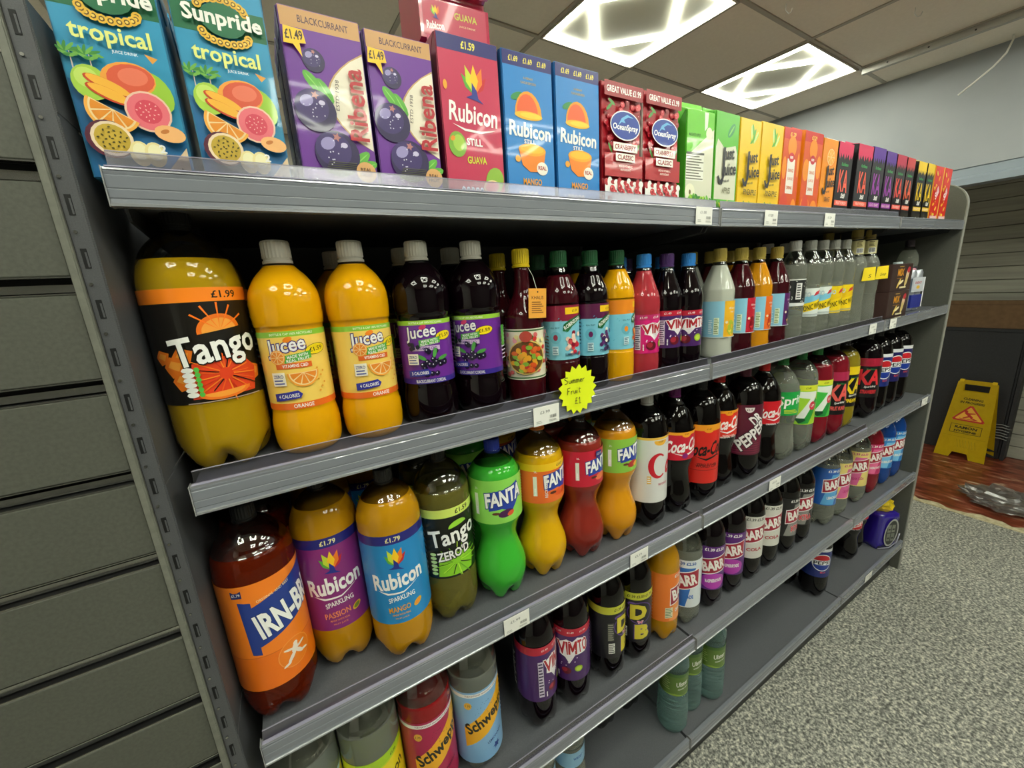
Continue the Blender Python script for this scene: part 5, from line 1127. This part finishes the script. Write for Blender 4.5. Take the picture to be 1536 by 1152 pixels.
A = [
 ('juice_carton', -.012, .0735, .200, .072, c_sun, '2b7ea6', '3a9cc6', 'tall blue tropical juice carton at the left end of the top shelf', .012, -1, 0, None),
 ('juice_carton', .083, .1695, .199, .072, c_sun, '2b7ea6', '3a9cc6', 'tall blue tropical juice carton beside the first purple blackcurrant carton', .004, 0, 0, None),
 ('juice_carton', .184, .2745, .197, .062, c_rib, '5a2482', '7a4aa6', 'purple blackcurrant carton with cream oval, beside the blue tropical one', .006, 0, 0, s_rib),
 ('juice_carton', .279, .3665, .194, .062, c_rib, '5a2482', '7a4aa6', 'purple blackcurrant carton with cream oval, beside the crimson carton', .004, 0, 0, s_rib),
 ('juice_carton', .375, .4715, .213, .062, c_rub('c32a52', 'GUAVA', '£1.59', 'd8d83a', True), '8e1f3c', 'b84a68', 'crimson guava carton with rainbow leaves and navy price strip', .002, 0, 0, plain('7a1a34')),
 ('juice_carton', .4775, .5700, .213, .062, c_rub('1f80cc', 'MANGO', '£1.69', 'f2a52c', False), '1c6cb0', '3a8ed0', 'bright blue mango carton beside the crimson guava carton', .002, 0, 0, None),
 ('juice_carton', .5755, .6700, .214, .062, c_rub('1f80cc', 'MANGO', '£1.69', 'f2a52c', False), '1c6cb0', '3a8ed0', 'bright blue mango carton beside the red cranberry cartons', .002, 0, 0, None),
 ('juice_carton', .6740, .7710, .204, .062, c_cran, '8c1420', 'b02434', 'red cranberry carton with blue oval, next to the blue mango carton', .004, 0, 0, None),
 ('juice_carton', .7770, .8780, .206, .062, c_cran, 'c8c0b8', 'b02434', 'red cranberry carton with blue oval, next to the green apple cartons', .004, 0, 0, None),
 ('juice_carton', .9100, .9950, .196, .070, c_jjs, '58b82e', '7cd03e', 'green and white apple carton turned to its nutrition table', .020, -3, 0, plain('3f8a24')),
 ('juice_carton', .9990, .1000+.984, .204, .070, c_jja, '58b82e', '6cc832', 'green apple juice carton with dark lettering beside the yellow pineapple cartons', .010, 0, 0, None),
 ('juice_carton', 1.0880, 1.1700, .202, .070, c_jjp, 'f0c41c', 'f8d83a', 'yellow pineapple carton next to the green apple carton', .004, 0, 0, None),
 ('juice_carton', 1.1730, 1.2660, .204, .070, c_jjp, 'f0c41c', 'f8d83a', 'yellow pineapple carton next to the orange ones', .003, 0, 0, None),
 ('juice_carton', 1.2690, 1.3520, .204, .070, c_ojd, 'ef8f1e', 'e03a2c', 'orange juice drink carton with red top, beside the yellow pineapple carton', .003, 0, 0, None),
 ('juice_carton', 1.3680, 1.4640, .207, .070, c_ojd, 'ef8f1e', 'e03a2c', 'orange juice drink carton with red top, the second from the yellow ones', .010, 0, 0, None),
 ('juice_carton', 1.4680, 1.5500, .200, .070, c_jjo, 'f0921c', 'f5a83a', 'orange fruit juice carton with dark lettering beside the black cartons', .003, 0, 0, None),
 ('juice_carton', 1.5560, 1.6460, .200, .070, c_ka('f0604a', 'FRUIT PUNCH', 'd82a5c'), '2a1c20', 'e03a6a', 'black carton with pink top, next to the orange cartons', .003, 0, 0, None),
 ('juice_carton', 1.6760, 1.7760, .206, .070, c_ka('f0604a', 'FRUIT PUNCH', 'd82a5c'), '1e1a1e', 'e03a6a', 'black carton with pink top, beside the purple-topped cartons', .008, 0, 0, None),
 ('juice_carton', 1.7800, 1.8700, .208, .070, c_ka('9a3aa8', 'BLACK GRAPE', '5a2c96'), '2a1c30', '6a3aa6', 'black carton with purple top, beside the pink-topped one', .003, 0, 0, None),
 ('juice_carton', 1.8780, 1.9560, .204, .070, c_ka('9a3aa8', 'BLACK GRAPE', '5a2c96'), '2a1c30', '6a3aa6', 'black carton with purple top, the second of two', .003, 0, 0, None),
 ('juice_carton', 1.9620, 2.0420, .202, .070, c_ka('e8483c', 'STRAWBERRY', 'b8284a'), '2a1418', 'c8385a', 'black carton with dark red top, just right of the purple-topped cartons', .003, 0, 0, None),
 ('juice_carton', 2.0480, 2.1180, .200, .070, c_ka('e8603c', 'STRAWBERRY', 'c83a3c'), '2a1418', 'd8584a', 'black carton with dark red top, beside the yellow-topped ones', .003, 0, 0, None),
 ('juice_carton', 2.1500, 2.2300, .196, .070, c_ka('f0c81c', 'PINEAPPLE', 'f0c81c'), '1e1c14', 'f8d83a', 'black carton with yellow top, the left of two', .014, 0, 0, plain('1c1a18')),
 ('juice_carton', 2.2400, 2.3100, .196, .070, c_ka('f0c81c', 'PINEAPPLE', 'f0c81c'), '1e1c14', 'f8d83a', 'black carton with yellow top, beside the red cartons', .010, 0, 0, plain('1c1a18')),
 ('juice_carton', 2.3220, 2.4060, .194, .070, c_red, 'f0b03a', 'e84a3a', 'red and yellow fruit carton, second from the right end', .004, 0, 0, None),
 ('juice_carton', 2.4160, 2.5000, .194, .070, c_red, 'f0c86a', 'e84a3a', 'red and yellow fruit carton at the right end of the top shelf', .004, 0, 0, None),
]
front = []
for nm, x0, x1, h, dp, fn, base, top, lab, rise, yaw, tilt, side in A:
    front.append((carton(nm, x0, x1, h, dp, .020 + (.002 if yaw else 0), fn, base, top, lab, CG, rise, yaw, tilt, side), x0, x1, dp, lab))
for k, (o, x0, x1, dp, lab) in enumerate(front):
    if k in (9,): continue
    c = copy_tree(o); c.location.y = .020 + dp + .006 + (.004 if k % 2 else 0); c['label'] = 'back-row carton behind the ' + ' '.join(lab.replace(',', '').split()[:11]); c['group'] = 'second row of cartons on the top shelf'
# green apple carton seen in the gap, standing behind
carton('juice_carton', .886, .9040, .190, .060, .045, plain('7cc83a'), '6cc030', '7cd03e', 'slim light green apple carton squeezed in the gap beside the cranberry carton', CG, .004)
# white cards standing behind the cartons
for k, x in enumerate((1.86, 1.97, 2.10)):
    o = box('shelf_card', (x, .185, deck(0, x)+.0005), (x+.085, .1865, deck(0, x)+.292), mat('white_card', 'eeeeea', .6)); tag(o, 'white card rising behind the purple and red topped cartons, %s' % ('left', 'middle', 'right')[k], 'card', 'white cards behind the cartons')
# red multipack lying over the back row
mp = empty('carton_multipack', (.425, .056, .300), radians(-3), 'shrink-wrapped crimson guava carton multipack lying on top of the back row cartons', 'multipack')
mpx0, mpx1 = -.054, .054
CR = mat('multipack_crimson', 'b0304c', .18, coat=1.0)
zb = deck(0, .44) + .2232
mp.location.z = zb
prism('wrapped_pack', [(0, 0), (0, .050), (.014, .058), (.014, .066), (0, .072), (.0, .142), (.10, .146), (.10, 0)], 'x', mpx0, mpx1, CR, mp)
for zz, hh in ((.004, .044), (.078, .060)):
    a = Art(mpx1-mpx0-.01, hh, 'b8304e')
    if zz < .05: leafs(a, -.030, .024, .012); a.txt('Rubicon', -.032, .013, .026, .010, W_, .05, .05, 4); a.txt('GUAVA', .016, .030, .036, .009, 'c8c04a', .04); a.txt('JUICE DRINK', .018, .018, .026, .003, 'e8c8a0', .02)
    else: a.rect(-.05, .012, -.012, .055, 'dcdcd4'); a.ell(.036, .032, .020, .020, 'a8a0a0', 0, 24); a.ell(.036, .032, .016, .016, 'c8c4c4', 0, 24)
    link('pack_print', flat_mesh(a, 'pack_print', ((mpx0+mpx1)/2, -.0001, zz), (1,0,0), (0,0,1), (0,-1,0)), mp, CARD)
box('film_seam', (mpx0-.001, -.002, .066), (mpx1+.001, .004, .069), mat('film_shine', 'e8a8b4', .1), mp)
# ------------------------------------------------------------------ price tickets and notices
WP = mat('ticket_paper', 'f0efe9', .6)
def ticket(s, x0, x1, txt_, lab, dz=0.0):
    w_ = x1 - x0; xc = (x0+x1)/2
    t = empty('price_ticket', (xc, -.0030, ZS[s] + bump(xc) + .002 + dz), 0, lab, 'price ticket', 'white price tickets in the shelf rails')
    bm = bmesh.new(); add_box(bm, -w_/2, -.0002, 0, w_/2, .0004, .035); link('ticket_paper', bm_mesh(bm, 'ticket_paper'), t, WP)
    a = Art(w_, .035); a.txt(txt_, -w_*.06, .024, w_*.38, .0055, '8a8a86', .02)
    a.bars(w_*.10, .010, w_*.40, .017, 'f0efe9', '6a6a68', 10); a.lines(w_*.08, .004, w_*.40, .008, 2, 'a0a09c'); a.lines(-w_*.42, .004, -w_*.2, .010, 2, 'b8b8b4')
    link('ticket_print', flat_mesh(a, 'ticket_print', (0, -.0002, 0), (1,0,0), (0,0,1), (0,-1,0)), t, PAPER)
ticket(0, .914, .968, '£1.00', 'white price ticket on the top rail below the green apple cartons')
ticket(0, 1.171, 1.227, '£1.29', 'white price ticket on the top rail below the yellow pineapple cartons')
ticket(0, 1.466, 1.524, '£1.29', 'white price ticket on the top rail below the orange fruit juice carton')
ticket(1, .488, .544, '£3.99', 'white price ticket on the second rail left of the yellow star notice', -.003)
ticket(1, 1.868, 1.924, '£1.00', 'white price ticket at the right end of the middle bay second rail')
ticket(1, 2.040, 2.098, '£2.19', 'white price ticket on the second rail below the brown boxes')
ticket(2, .397, .454, '£1.99', 'white price ticket on the third rail below the green soda')
ticket(2, .732, .790, '£2.19', 'white price ticket on the third rail below the golden peach soda')
ticket(2, 1.312, 1.375, '£2.15', 'white price ticket on the third rail near the maroon label soda')
ticket(2, 2.548, 2.618, '£1.99', 'white price ticket at the right end of the third rail')
ticket(4, 2.225, 2.295, '£2.25', 'white price ticket on the bottom rail of the right bay')
# fluorescent star with handwriting
st = empty('star_notice', (.588, -.0050, -.2965), 0, 'fluorescent yellow star card handwritten Summer Fruit £1, stuck on the second rail', 'notice')
P = [((.0455 if i % 2 == 0 else .0375)*cos(pi*i/17), (.0480 if i % 2 == 0 else .0395)*sin(pi*i/17)) for i in range(34)]
me = prism('star_card', P, 'y', -.0004, .0004, PAPER, st).data; color_all(me, 'e8f516')
def pen(a, strokes, cx, cy, sx, sy, wd, c='2a2c10'):
    for s in strokes:
        for p, q in zip(s, s[1:]):
            x0, y0, x1, y1 = cx+p[0]*sx, cy+p[1]*sy, cx+q[0]*sx, cy+q[1]*sy; L = sqrt((x1-x0)**2+(y1-y0)**2) or 1e-9; nx, ny = -(y1-y0)/L*wd/2, (x1-x0)/L*wd/2
            a.poly([(x0-nx, y0-ny), (x1-nx, y1-ny), (x1+nx, y1+ny), (x0+nx, y0+ny)], c)
LT = {'S': ([[(.7,.95),(.2,1),(0,.75),(.6,.45),(.55,.1),(0,.05)]], .9), 'u': ([[(0,.5),(.05,.1),(.35,.05),(.5,.5),(.55,.05)]], .75), 'm': ([[(0,0),(.05,.5),(.3,.5),(.32,0)],[(.32,.4),(.55,.5),(.6,0)]], .8), 'e': ([[(0,.25),(.45,.3),(.35,.5),(.08,.42),(.08,.08),(.45,.05)]], .6), 'r': ([[(0,0),(.05,.5)],[(.05,.35),(.4,.5)]], .55),
      'F': ([[(0,0),(.05,1),(.6,1)],[(.02,.5),(.45,.55)]], .75), 'i': ([[(0,0),(.02,.5)],[(.02,.75),(.04,.82)]], .3), 't': ([[(.2,.9),(.2,.1),(.4,.05)],[(0,.6),(.5,.65)]], .6), '£': ([[(.6,.9),(.25,.95),(.2,.1),(0,.05),(.65,.02)],[(0,.5),(.5,.5)]], .85), '1': ([[(0,.7),(.25,1),(.25,0)],[(0,0),(.5,0)]], .5)}
def hand(a, s, x, y, h, wd):
    for ch in s:
        g, adv = LT[ch]; pen(a, g, x, y, h*.85, h, wd); x += adv*h*.85
a = Art(.09, .09); hand(a, 'Summer', -.031, .014, .0125, .0012); hand(a, 'Fruit', -.026, -.006, .0125, .0012); hand(a, '£1', -.010, -.026, .0120, .0012)
link('handwriting', flat_mesh(a, 'handwriting', (0, -.0004, 0), (1,0,0), (0,0,1), (0,-1,0)), st, PAPER)
# two yellow handwritten cards on the tall bottles
for k, (d, tx) in enumerate(zip(r2[-2:], ('S', 'Sep'))):
    x, y, z = d['o'].location
    t = empty('yellow_note', (x - .004 + .006*k, y - .0475, z + .152), radians(-26), 'yellow handwritten card leaning on the %s tall cream-necked bottle' % ('left', 'right')[k], 'note')
    me = prism('note_card', [(-.024, 0), (.024, .002), (.022, .046), (-.020, .044)], 'y', -.0004, .0004, PAPER, t).data; color_all(me, 'f5d81c')
    a = Art(.06, .04); a.txt(tx, .004, .016, .022 if k else .009, .012, '3a3010', .0, .3, 8); link('note_print', flat_mesh(a, 'note_print', (0, -.0004, 0), (1,0,0), (0,0,1), (0,-1,0)), t, PAPER)

# ------------------------------------------------------------------ boxed mixers, water and small packs at the right of the second shelf
def mixbox(z, lab):
    t = empty('drink_box', (2.165, .022, z), radians(-2), lab, 'box', 'two brown boxes stacked on the second shelf')
    bm = bmesh.new(); add_box(bm, -.085, 0, 0, .085, .12, .098); bmesh.ops.bevel(bm, geom=bm.edges[:], offset=.0015, segments=1, affect='EDGES'); me = bm_mesh(bm, 'box_body'); color_all(me, '4a3430'); link('box_body', me, t, CARD)
    a = Art(.168, .096, '3a2826'); a.txt('MIX', -.012, .066, .052, .026, 'd8921c', .05); a.rect(-.040, .044, .012, .0455, 'c8881c'); a.lines(-.03, .084, .006, .090, 1, 'c8a04a')
    a.ell(.046, .056, .012, .030, 'e8c8a0', -14); a.ell(.052, .074, .013, .011, 'c2303a', 20); a.ell(.040, .034, .010, .022, 'd8c07a', -20); a.ell(-.020, .026, .022, .006, 'e8c860', 50); a.ell(-.002, .030, .020, .005, 'f2e2b0', 20); a.rect(-.010, .008, .044, .014, 'e8dcb0')
    link('box_print', flat_mesh(a, 'box_print', (0, -.0001, .001), (1,0,0), (0,0,1), (0,-1,0)), t, CARD)
zb0 = deck(1, 2.165) + .0024
mixbox(zb0, 'brown mixer drinks box with orange lettering, the lower of two stacked')
mixbox(zb0 + .0990, 'brown mixer drinks box with orange lettering, the upper of two stacked')
R6 = [
 ('water_bottle','water','teal',.290,'2f86c8','wbl',.180,2.215,.210,-30,'big clear water bottle with blue cap standing behind the brown boxes'),
 ('water_bottle','flask','teal',.170,'d8e8ee','wbl',.085,2.335,.090,-30,'small clear water bottle with pale blue label beside the brown boxes'),
 ('water_bottle','mixer','clear',.250,'3a3038','vis',.120,2.535,.120,-30,'clear flavoured water bottle with dark cap at the right end of the second shelf'),
]
for nm, shp, lq, fl, cp, lb, l0, x, y, yw, tx in R6:
    if shp == 'flask': LABELS['wbs'] = (l_wbl, 0, .040); lb = 'wbs'
    if shp == 'mixer':
        def l_pnk(a, w, h): full(a, w, h, '3a3a40'); a.ell(0, h*.7, .016, .012, 'd89aa8'); a.rect(-w/2, h*.18, w/2, h*.34, 'c84a68'); a.lines(-.02, h*.4, .02, h*.6, 3, 'e8e0e0')
        LABELS['pnk'] = (l_pnk, 0, .060); lb = 'pnk'
    bottle(nm, shp, LQ[lq], fl, cp, lb, l0, (x, y, deck(1, x)+.0004), yw, tx, 'bottle')
t = empty('can_pack', (2.435, .045, deck(1, 2.435)+.0016), radians(-6), 'small blue and silver can multipack on the second shelf near its right end', 'can pack')
for k in range(3):
    c = SHAPES.setdefault('can', dict(p=[(0,.020),(.004,.0245),(.01,.0255),(.155,.0255),(.162,.0225),(.166,.022)], cap=(.16,.165,.01)))
    bm = bmesh.new(); rings = [[bm.verts.new((r*cos(2*pi*j/24), r*sin(2*pi*j/24), z)) for j in range(24)] for z, r in c['p']]
    for A_, B_ in zip(rings, rings[1:]):
        for j in range(24): bm.faces.new((A_[j], A_[(j+1) % 24], B_[(j+1) % 24], B_[j]))
    bm.faces.new(rings[0][::-1]); bm.faces.new(rings[-1]); me = bm_mesh(bm, 'can', True); o = link('can', me, t, mat('can_silver', 'b8bcc4', .3, metal=.7)); o.location = (-.026 + .052*(k % 2), .027 + .052*(k//2), 0)
bm = bmesh.new(); add_box(bm, -.0535, -.0005, .002, .0535, .0985, .078); bmesh.ops.bevel(bm, geom=bm.edges[:], offset=.012, segments=3, affect='EDGES'); me = bm_mesh(bm, 'pack_sleeve', False); color_all(me, '25308c'); link('pack_sleeve', me, t, CARD)
a = Art(.10, .08); a.rect(-.044, .0, .036, .05, 'c8ccd4'); a.txt('ENERGY', -.004, .030, .052, .010, 'b02a3a', .04); a.ell(-.004, .012, .014, .007, 'e8b82a'); a.rect(.038, -.07, .046, .05, 'e8eaf0')
link('pack_print', flat_mesh(a, 'pack_print', (0, -.0014, .085), (1,0,0), (0,0,1), (0,-1,0)), t, CARD)
bm = bmesh.new(); add_box(bm, -.050, -.0006, .078, .050, .001, .136); me = bm_mesh(bm, 'pack_card'); color_all(me, 'c8ccd4'); link('pack_card', me, t, CARD)

# purple and yellow shrink-wrapped can pack on the bottom shelf
t = empty('wrapped_can_pack', (2.545, .030, deck(4, 2.58)+.0008), radians(-24), 'purple shrink-wrapped pack with silver cans and yellow crumpled top, bottom shelf right end', 'can pack')
bm = bmesh.new(); bmesh.ops.create_cube(bm, size=1); bmesh.ops.subdivide_edges(bm, edges=bm.edges[:], cuts=7, use_grid_fill=True)
rr = random.Random(5)
for v in bm.verts:
    x, y, z = v.co; k = 1 - .18*max(0, z+.1); v.co = (x*.125*k*(1 - .18*(2*y)**4) + rr.gauss(0, .0012), (y+.5)*.15*(1) + rr.gauss(0, .0012), max(0, (z+.5)*.185))
me = bm_mesh(bm, 'purple_wrap', True); link('purple_wrap', me, t, mat('purple_film', '2c1c8c', .2, coat=1.0))
a = Art(.12, .18); a.ell(.012, .085, .036, .075, 'a9a9a6', -6, 30); a.ell(.012, .085, .030, .066, '2a2c28', -6, 30)
for x0 in (-.010, .012): a.rect(x0, .040, x0+.018, .082, '6f746a'); a.rect(x0, .088, x0+.018, .128, '7c8074'); a.rect(x0+.003, .052, x0+.015, .060, '1c1d1a'); a.rect(x0+.003, .100, x0+.015, .108, '1c1d1a')
link('window_print', flat_mesh(a, 'window_print', (0, -.0045, 0), (1,0,0), (0,0,1), (0,-1,0)), t, PRINT)
bm = bmesh.new(); bmesh.ops.create_icosphere(bm, subdivisions=3, radius=1)
for v in bm.verts:
    n = 1 + .12*sin(v.co.x*7+v.co.y*3)*cos(v.co.y*9+v.co.z*5) + rr.gauss(0, .03); v.co = (v.co.x*.055*n, .07 + v.co.y*.060*n, .215 + v.co.z*.042*n)
link('yellow_top', bm_mesh(bm, 'yellow_top', False), t, mat('yellow_film', 'e8c81c', .25, coat=.8))
tube('film_fold', [(-.050, -.006, .004), (.0, -.014, .010), (.046, -.008, .030), (.060, -.004, .075)], .003, mat('film_rim_clear', 'a8a8b8', .15, trans=.3), t, 6)

# ------------------------------------------------------------------ stock area beyond the gondola
CARDB = noisy('brown_cardboard', '6e5438', '7a5e40', 30, .75)
t = empty('cardboard_box', (4.835, .45, -.625), 0, 'long brown cardboard box on top of the black cabinet by the boarded wall', 'cardboard box')
box('carton_side', (-.03, -.62, .0), (.045, .15, .205), CARDB, t, bev=.004); box('flap', (-.034, -.60, .180), (-.030, .03, .209), CARDB, t); box('fold_line', (-.0305, -.60, .176), (-.0300, .14, .178), mat('fold_dark', '3a2c1c', .8), t)
t = empty('black_cabinet', (4.835, .42, FLOOR+.002), 0, 'tall matt black cabinet behind the yellow wet floor sign', 'cabinet')
BK = noisy('matt_black_panel', '232427', '2a2b2e', 120, .55)
box('body', (-.045, -.375, .0), (.045, .55, 1.012), BK, t, bev=.004); box('front_panel', (-.052, -.365, .05), (-.046, .54, .99), BK, t, bev=.003); box('side_post', (-.060, -.400, .0), (.045, -.380, 1.005), BK, t, bev=.002)
rr = random.Random(4)
for k in range(6): 
    y0 = -.385 + rr.random()*.02; z0 = .17 + .022*k
    tube('plastic_strap', [(-.064, y0+.10, z0+.004*sin(k)), (-.066, y0+.02, z0+.008), (-.066, y0-.012, z0), (-.02, y0-.02, z0-.004)], .0035, mat('clear_wrap', 'a8aaa8', .15, trans=.3), t, 6)
# A-frame wet floor sign
YS = noisy('yellow_sign_plastic', 'e0bc0c', 'e6c414', 30, .35)
t = empty('wet_floor_sign', (4.70, .215, FLOOR+.002), radians(-3), 'yellow A-frame wet floor sign with red warning triangle, standing on the worn red floor', 'sign')
def leafpanel(name, sgn, par):
    out = [(-.140, 0), (-.055, 0), (-.040, .045), (.040, .045), (.055, 0), (.140, 0), (.105, .605), (.090, .622), (-.090, .622), (-.105, .605)]
    hole = [(-.068, .535), (.068, .535), (.068, .590), (-.068, .590)]
    bm = bmesh.new(); V = []; 
    quads = [[(-.140,0),(-.055,0),(-.040,.045),(-.1374,.045)], [(.055,0),(.140,0),(.1374,.045),(.040,.045)], [(-.1374,.045),(-.040,.045),(.040,.045),(.1374,.045),(.109,.535),(.068,.535),(-.068,.535),(-.109,.535)], [(-.109,.535),(-.068,.535),(-.068,.590),(-.1058,.590)], [(.068,.535),(.109,.535),(.1058,.590),(.068,.590)], [(-.1058,.590),(-.068,.590),(.068,.590),(.1058,.590),(.105,.605),(.090,.622),(-.090,.622),(-.105,.605)]]
    D = {}
    def g(p):
        k = (round(p[0], 4), round(p[1], 4))
        if k not in D: D[k] = bm.verts.new((0, p[0], p[1]))
        return D[k]
    for qd in quads: bm.faces.new([g(p) for p in qd])
    bmesh.ops.solidify(bm, geom=bm.faces[:], thickness=.006); bmesh.ops.recalc_face_normals(bm, faces=bm.faces[:])
    o = link(name, bm_mesh(bm, name), par, YS); return o
tl = radians(9)
f = leafpanel('front_panel', 1, t); f.rotation_euler = (0, tl, 0); f.location = (-.10, 0, .002)
b = leafpanel('rear_panel', -1, t); b.rotation_euler = (0, -tl, 0); b.location = (.10, 0, .002)
for s in (-1, 1): box('hinge', (-.008, s*.085-.012, .600), (.008, s*.085+.012, .622), YS, t, bev=.002)
a = Art(.28, .62); dk = '2a2410'
a.txt('CLEANING', 0, .475, .105, .017, dk, .05, .1, -2); a.txt('IN PROGRESS', 0, .447, .130, .017, dk, .05, .1, -2)
a.poly([(-.080, .300), (.080, .300), (.088, .312), (.008, .425), (-.008, .425), (-.088, .312)], 'b02a1c'); a.poly([(-.068, .312), (.068, .312), (.072, .318), (.003, .411), (-.003, .411), (-.072, .318)], 'e2a838')
a.ell(-.020, .378, .010, .010, 'b02a1c'); a.poly([(-.030, .366), (-.010, .372), (.024, .336), (.012, .328)], 'b02a1c'); a.poly([(-.014, .366), (.030, .372), (.032, .366), (-.004, .356)], 'b02a1c'); a.poly([(.014, .334), (.046, .322), (.044, .316), (.008, .326)], 'b02a1c'); a.poly([(.008, .338), (-.028, .320), (-.032, .326), (.0, .348)], 'b02a1c'); a.rect(-.05, .316, .05, .320, 'b02a1c')
for (x0, y0, x1, y1) in ((-.085, .200, .085, .203), (-.085, .268, .085, .271), (-.085, .200, -.082, .271), (.082, .200, .085, .271)): a.rect(x0, y0, x1, y1, dk)
a.txt('RAMON', 0, .248, .120, .022, dk, .05, .1); a.txt('HYGIENE', 0, .219, .120, .016, dk, .06, .1); a.rect(-.118, .172, .118, .1735, 'b89a10')
for i in range(7): a.poly([(-.02 + .016*i, .09), (-.016 + .016*i, .09), (-.030 + .016*i, .15), (-.034 + .016*i, .15)], 'c8a80c')
link('sign_print', flat_mesh(a, 'sign_print', (0, 0, 0), (0, -1, 0), (0, 0, 1), (-1, 0, 0)), f, PAPER)
f.children[0].location.x = -.0064 if f.data.vertices[0].co.x < -.001 or min(v.co.x for v in f.data.vertices) < -.001 else -.0006
# crumpled clear bag on the floor
bm = bmesh.new(); bmesh.ops.create_icosphere(bm, subdivisions=4, radius=1); rr = random.Random(12)
for v in bm.verts:
    x, y, z = v.co; n = 1 + .16*sin(x*6+1)*cos(y*7) + .10*sin(z*11+x*9) + .07*sin(y*17+x*13) + rr.gauss(0, .025)
    v.co = (x*.17*n, y*.20*n, max(.002, (z*.5+.42)*.085*n))
o = link('plastic_bag', bm_mesh(bm, 'plastic_bag'), None, clear_film('bag_film', 'e6e0dc', .30, .38)); o.location = (3.90, -.16, FLOOR+.003); tag(o, 'crumpled clear plastic bag lying on the worn red floor near the wet floor sign', 'plastic bag')
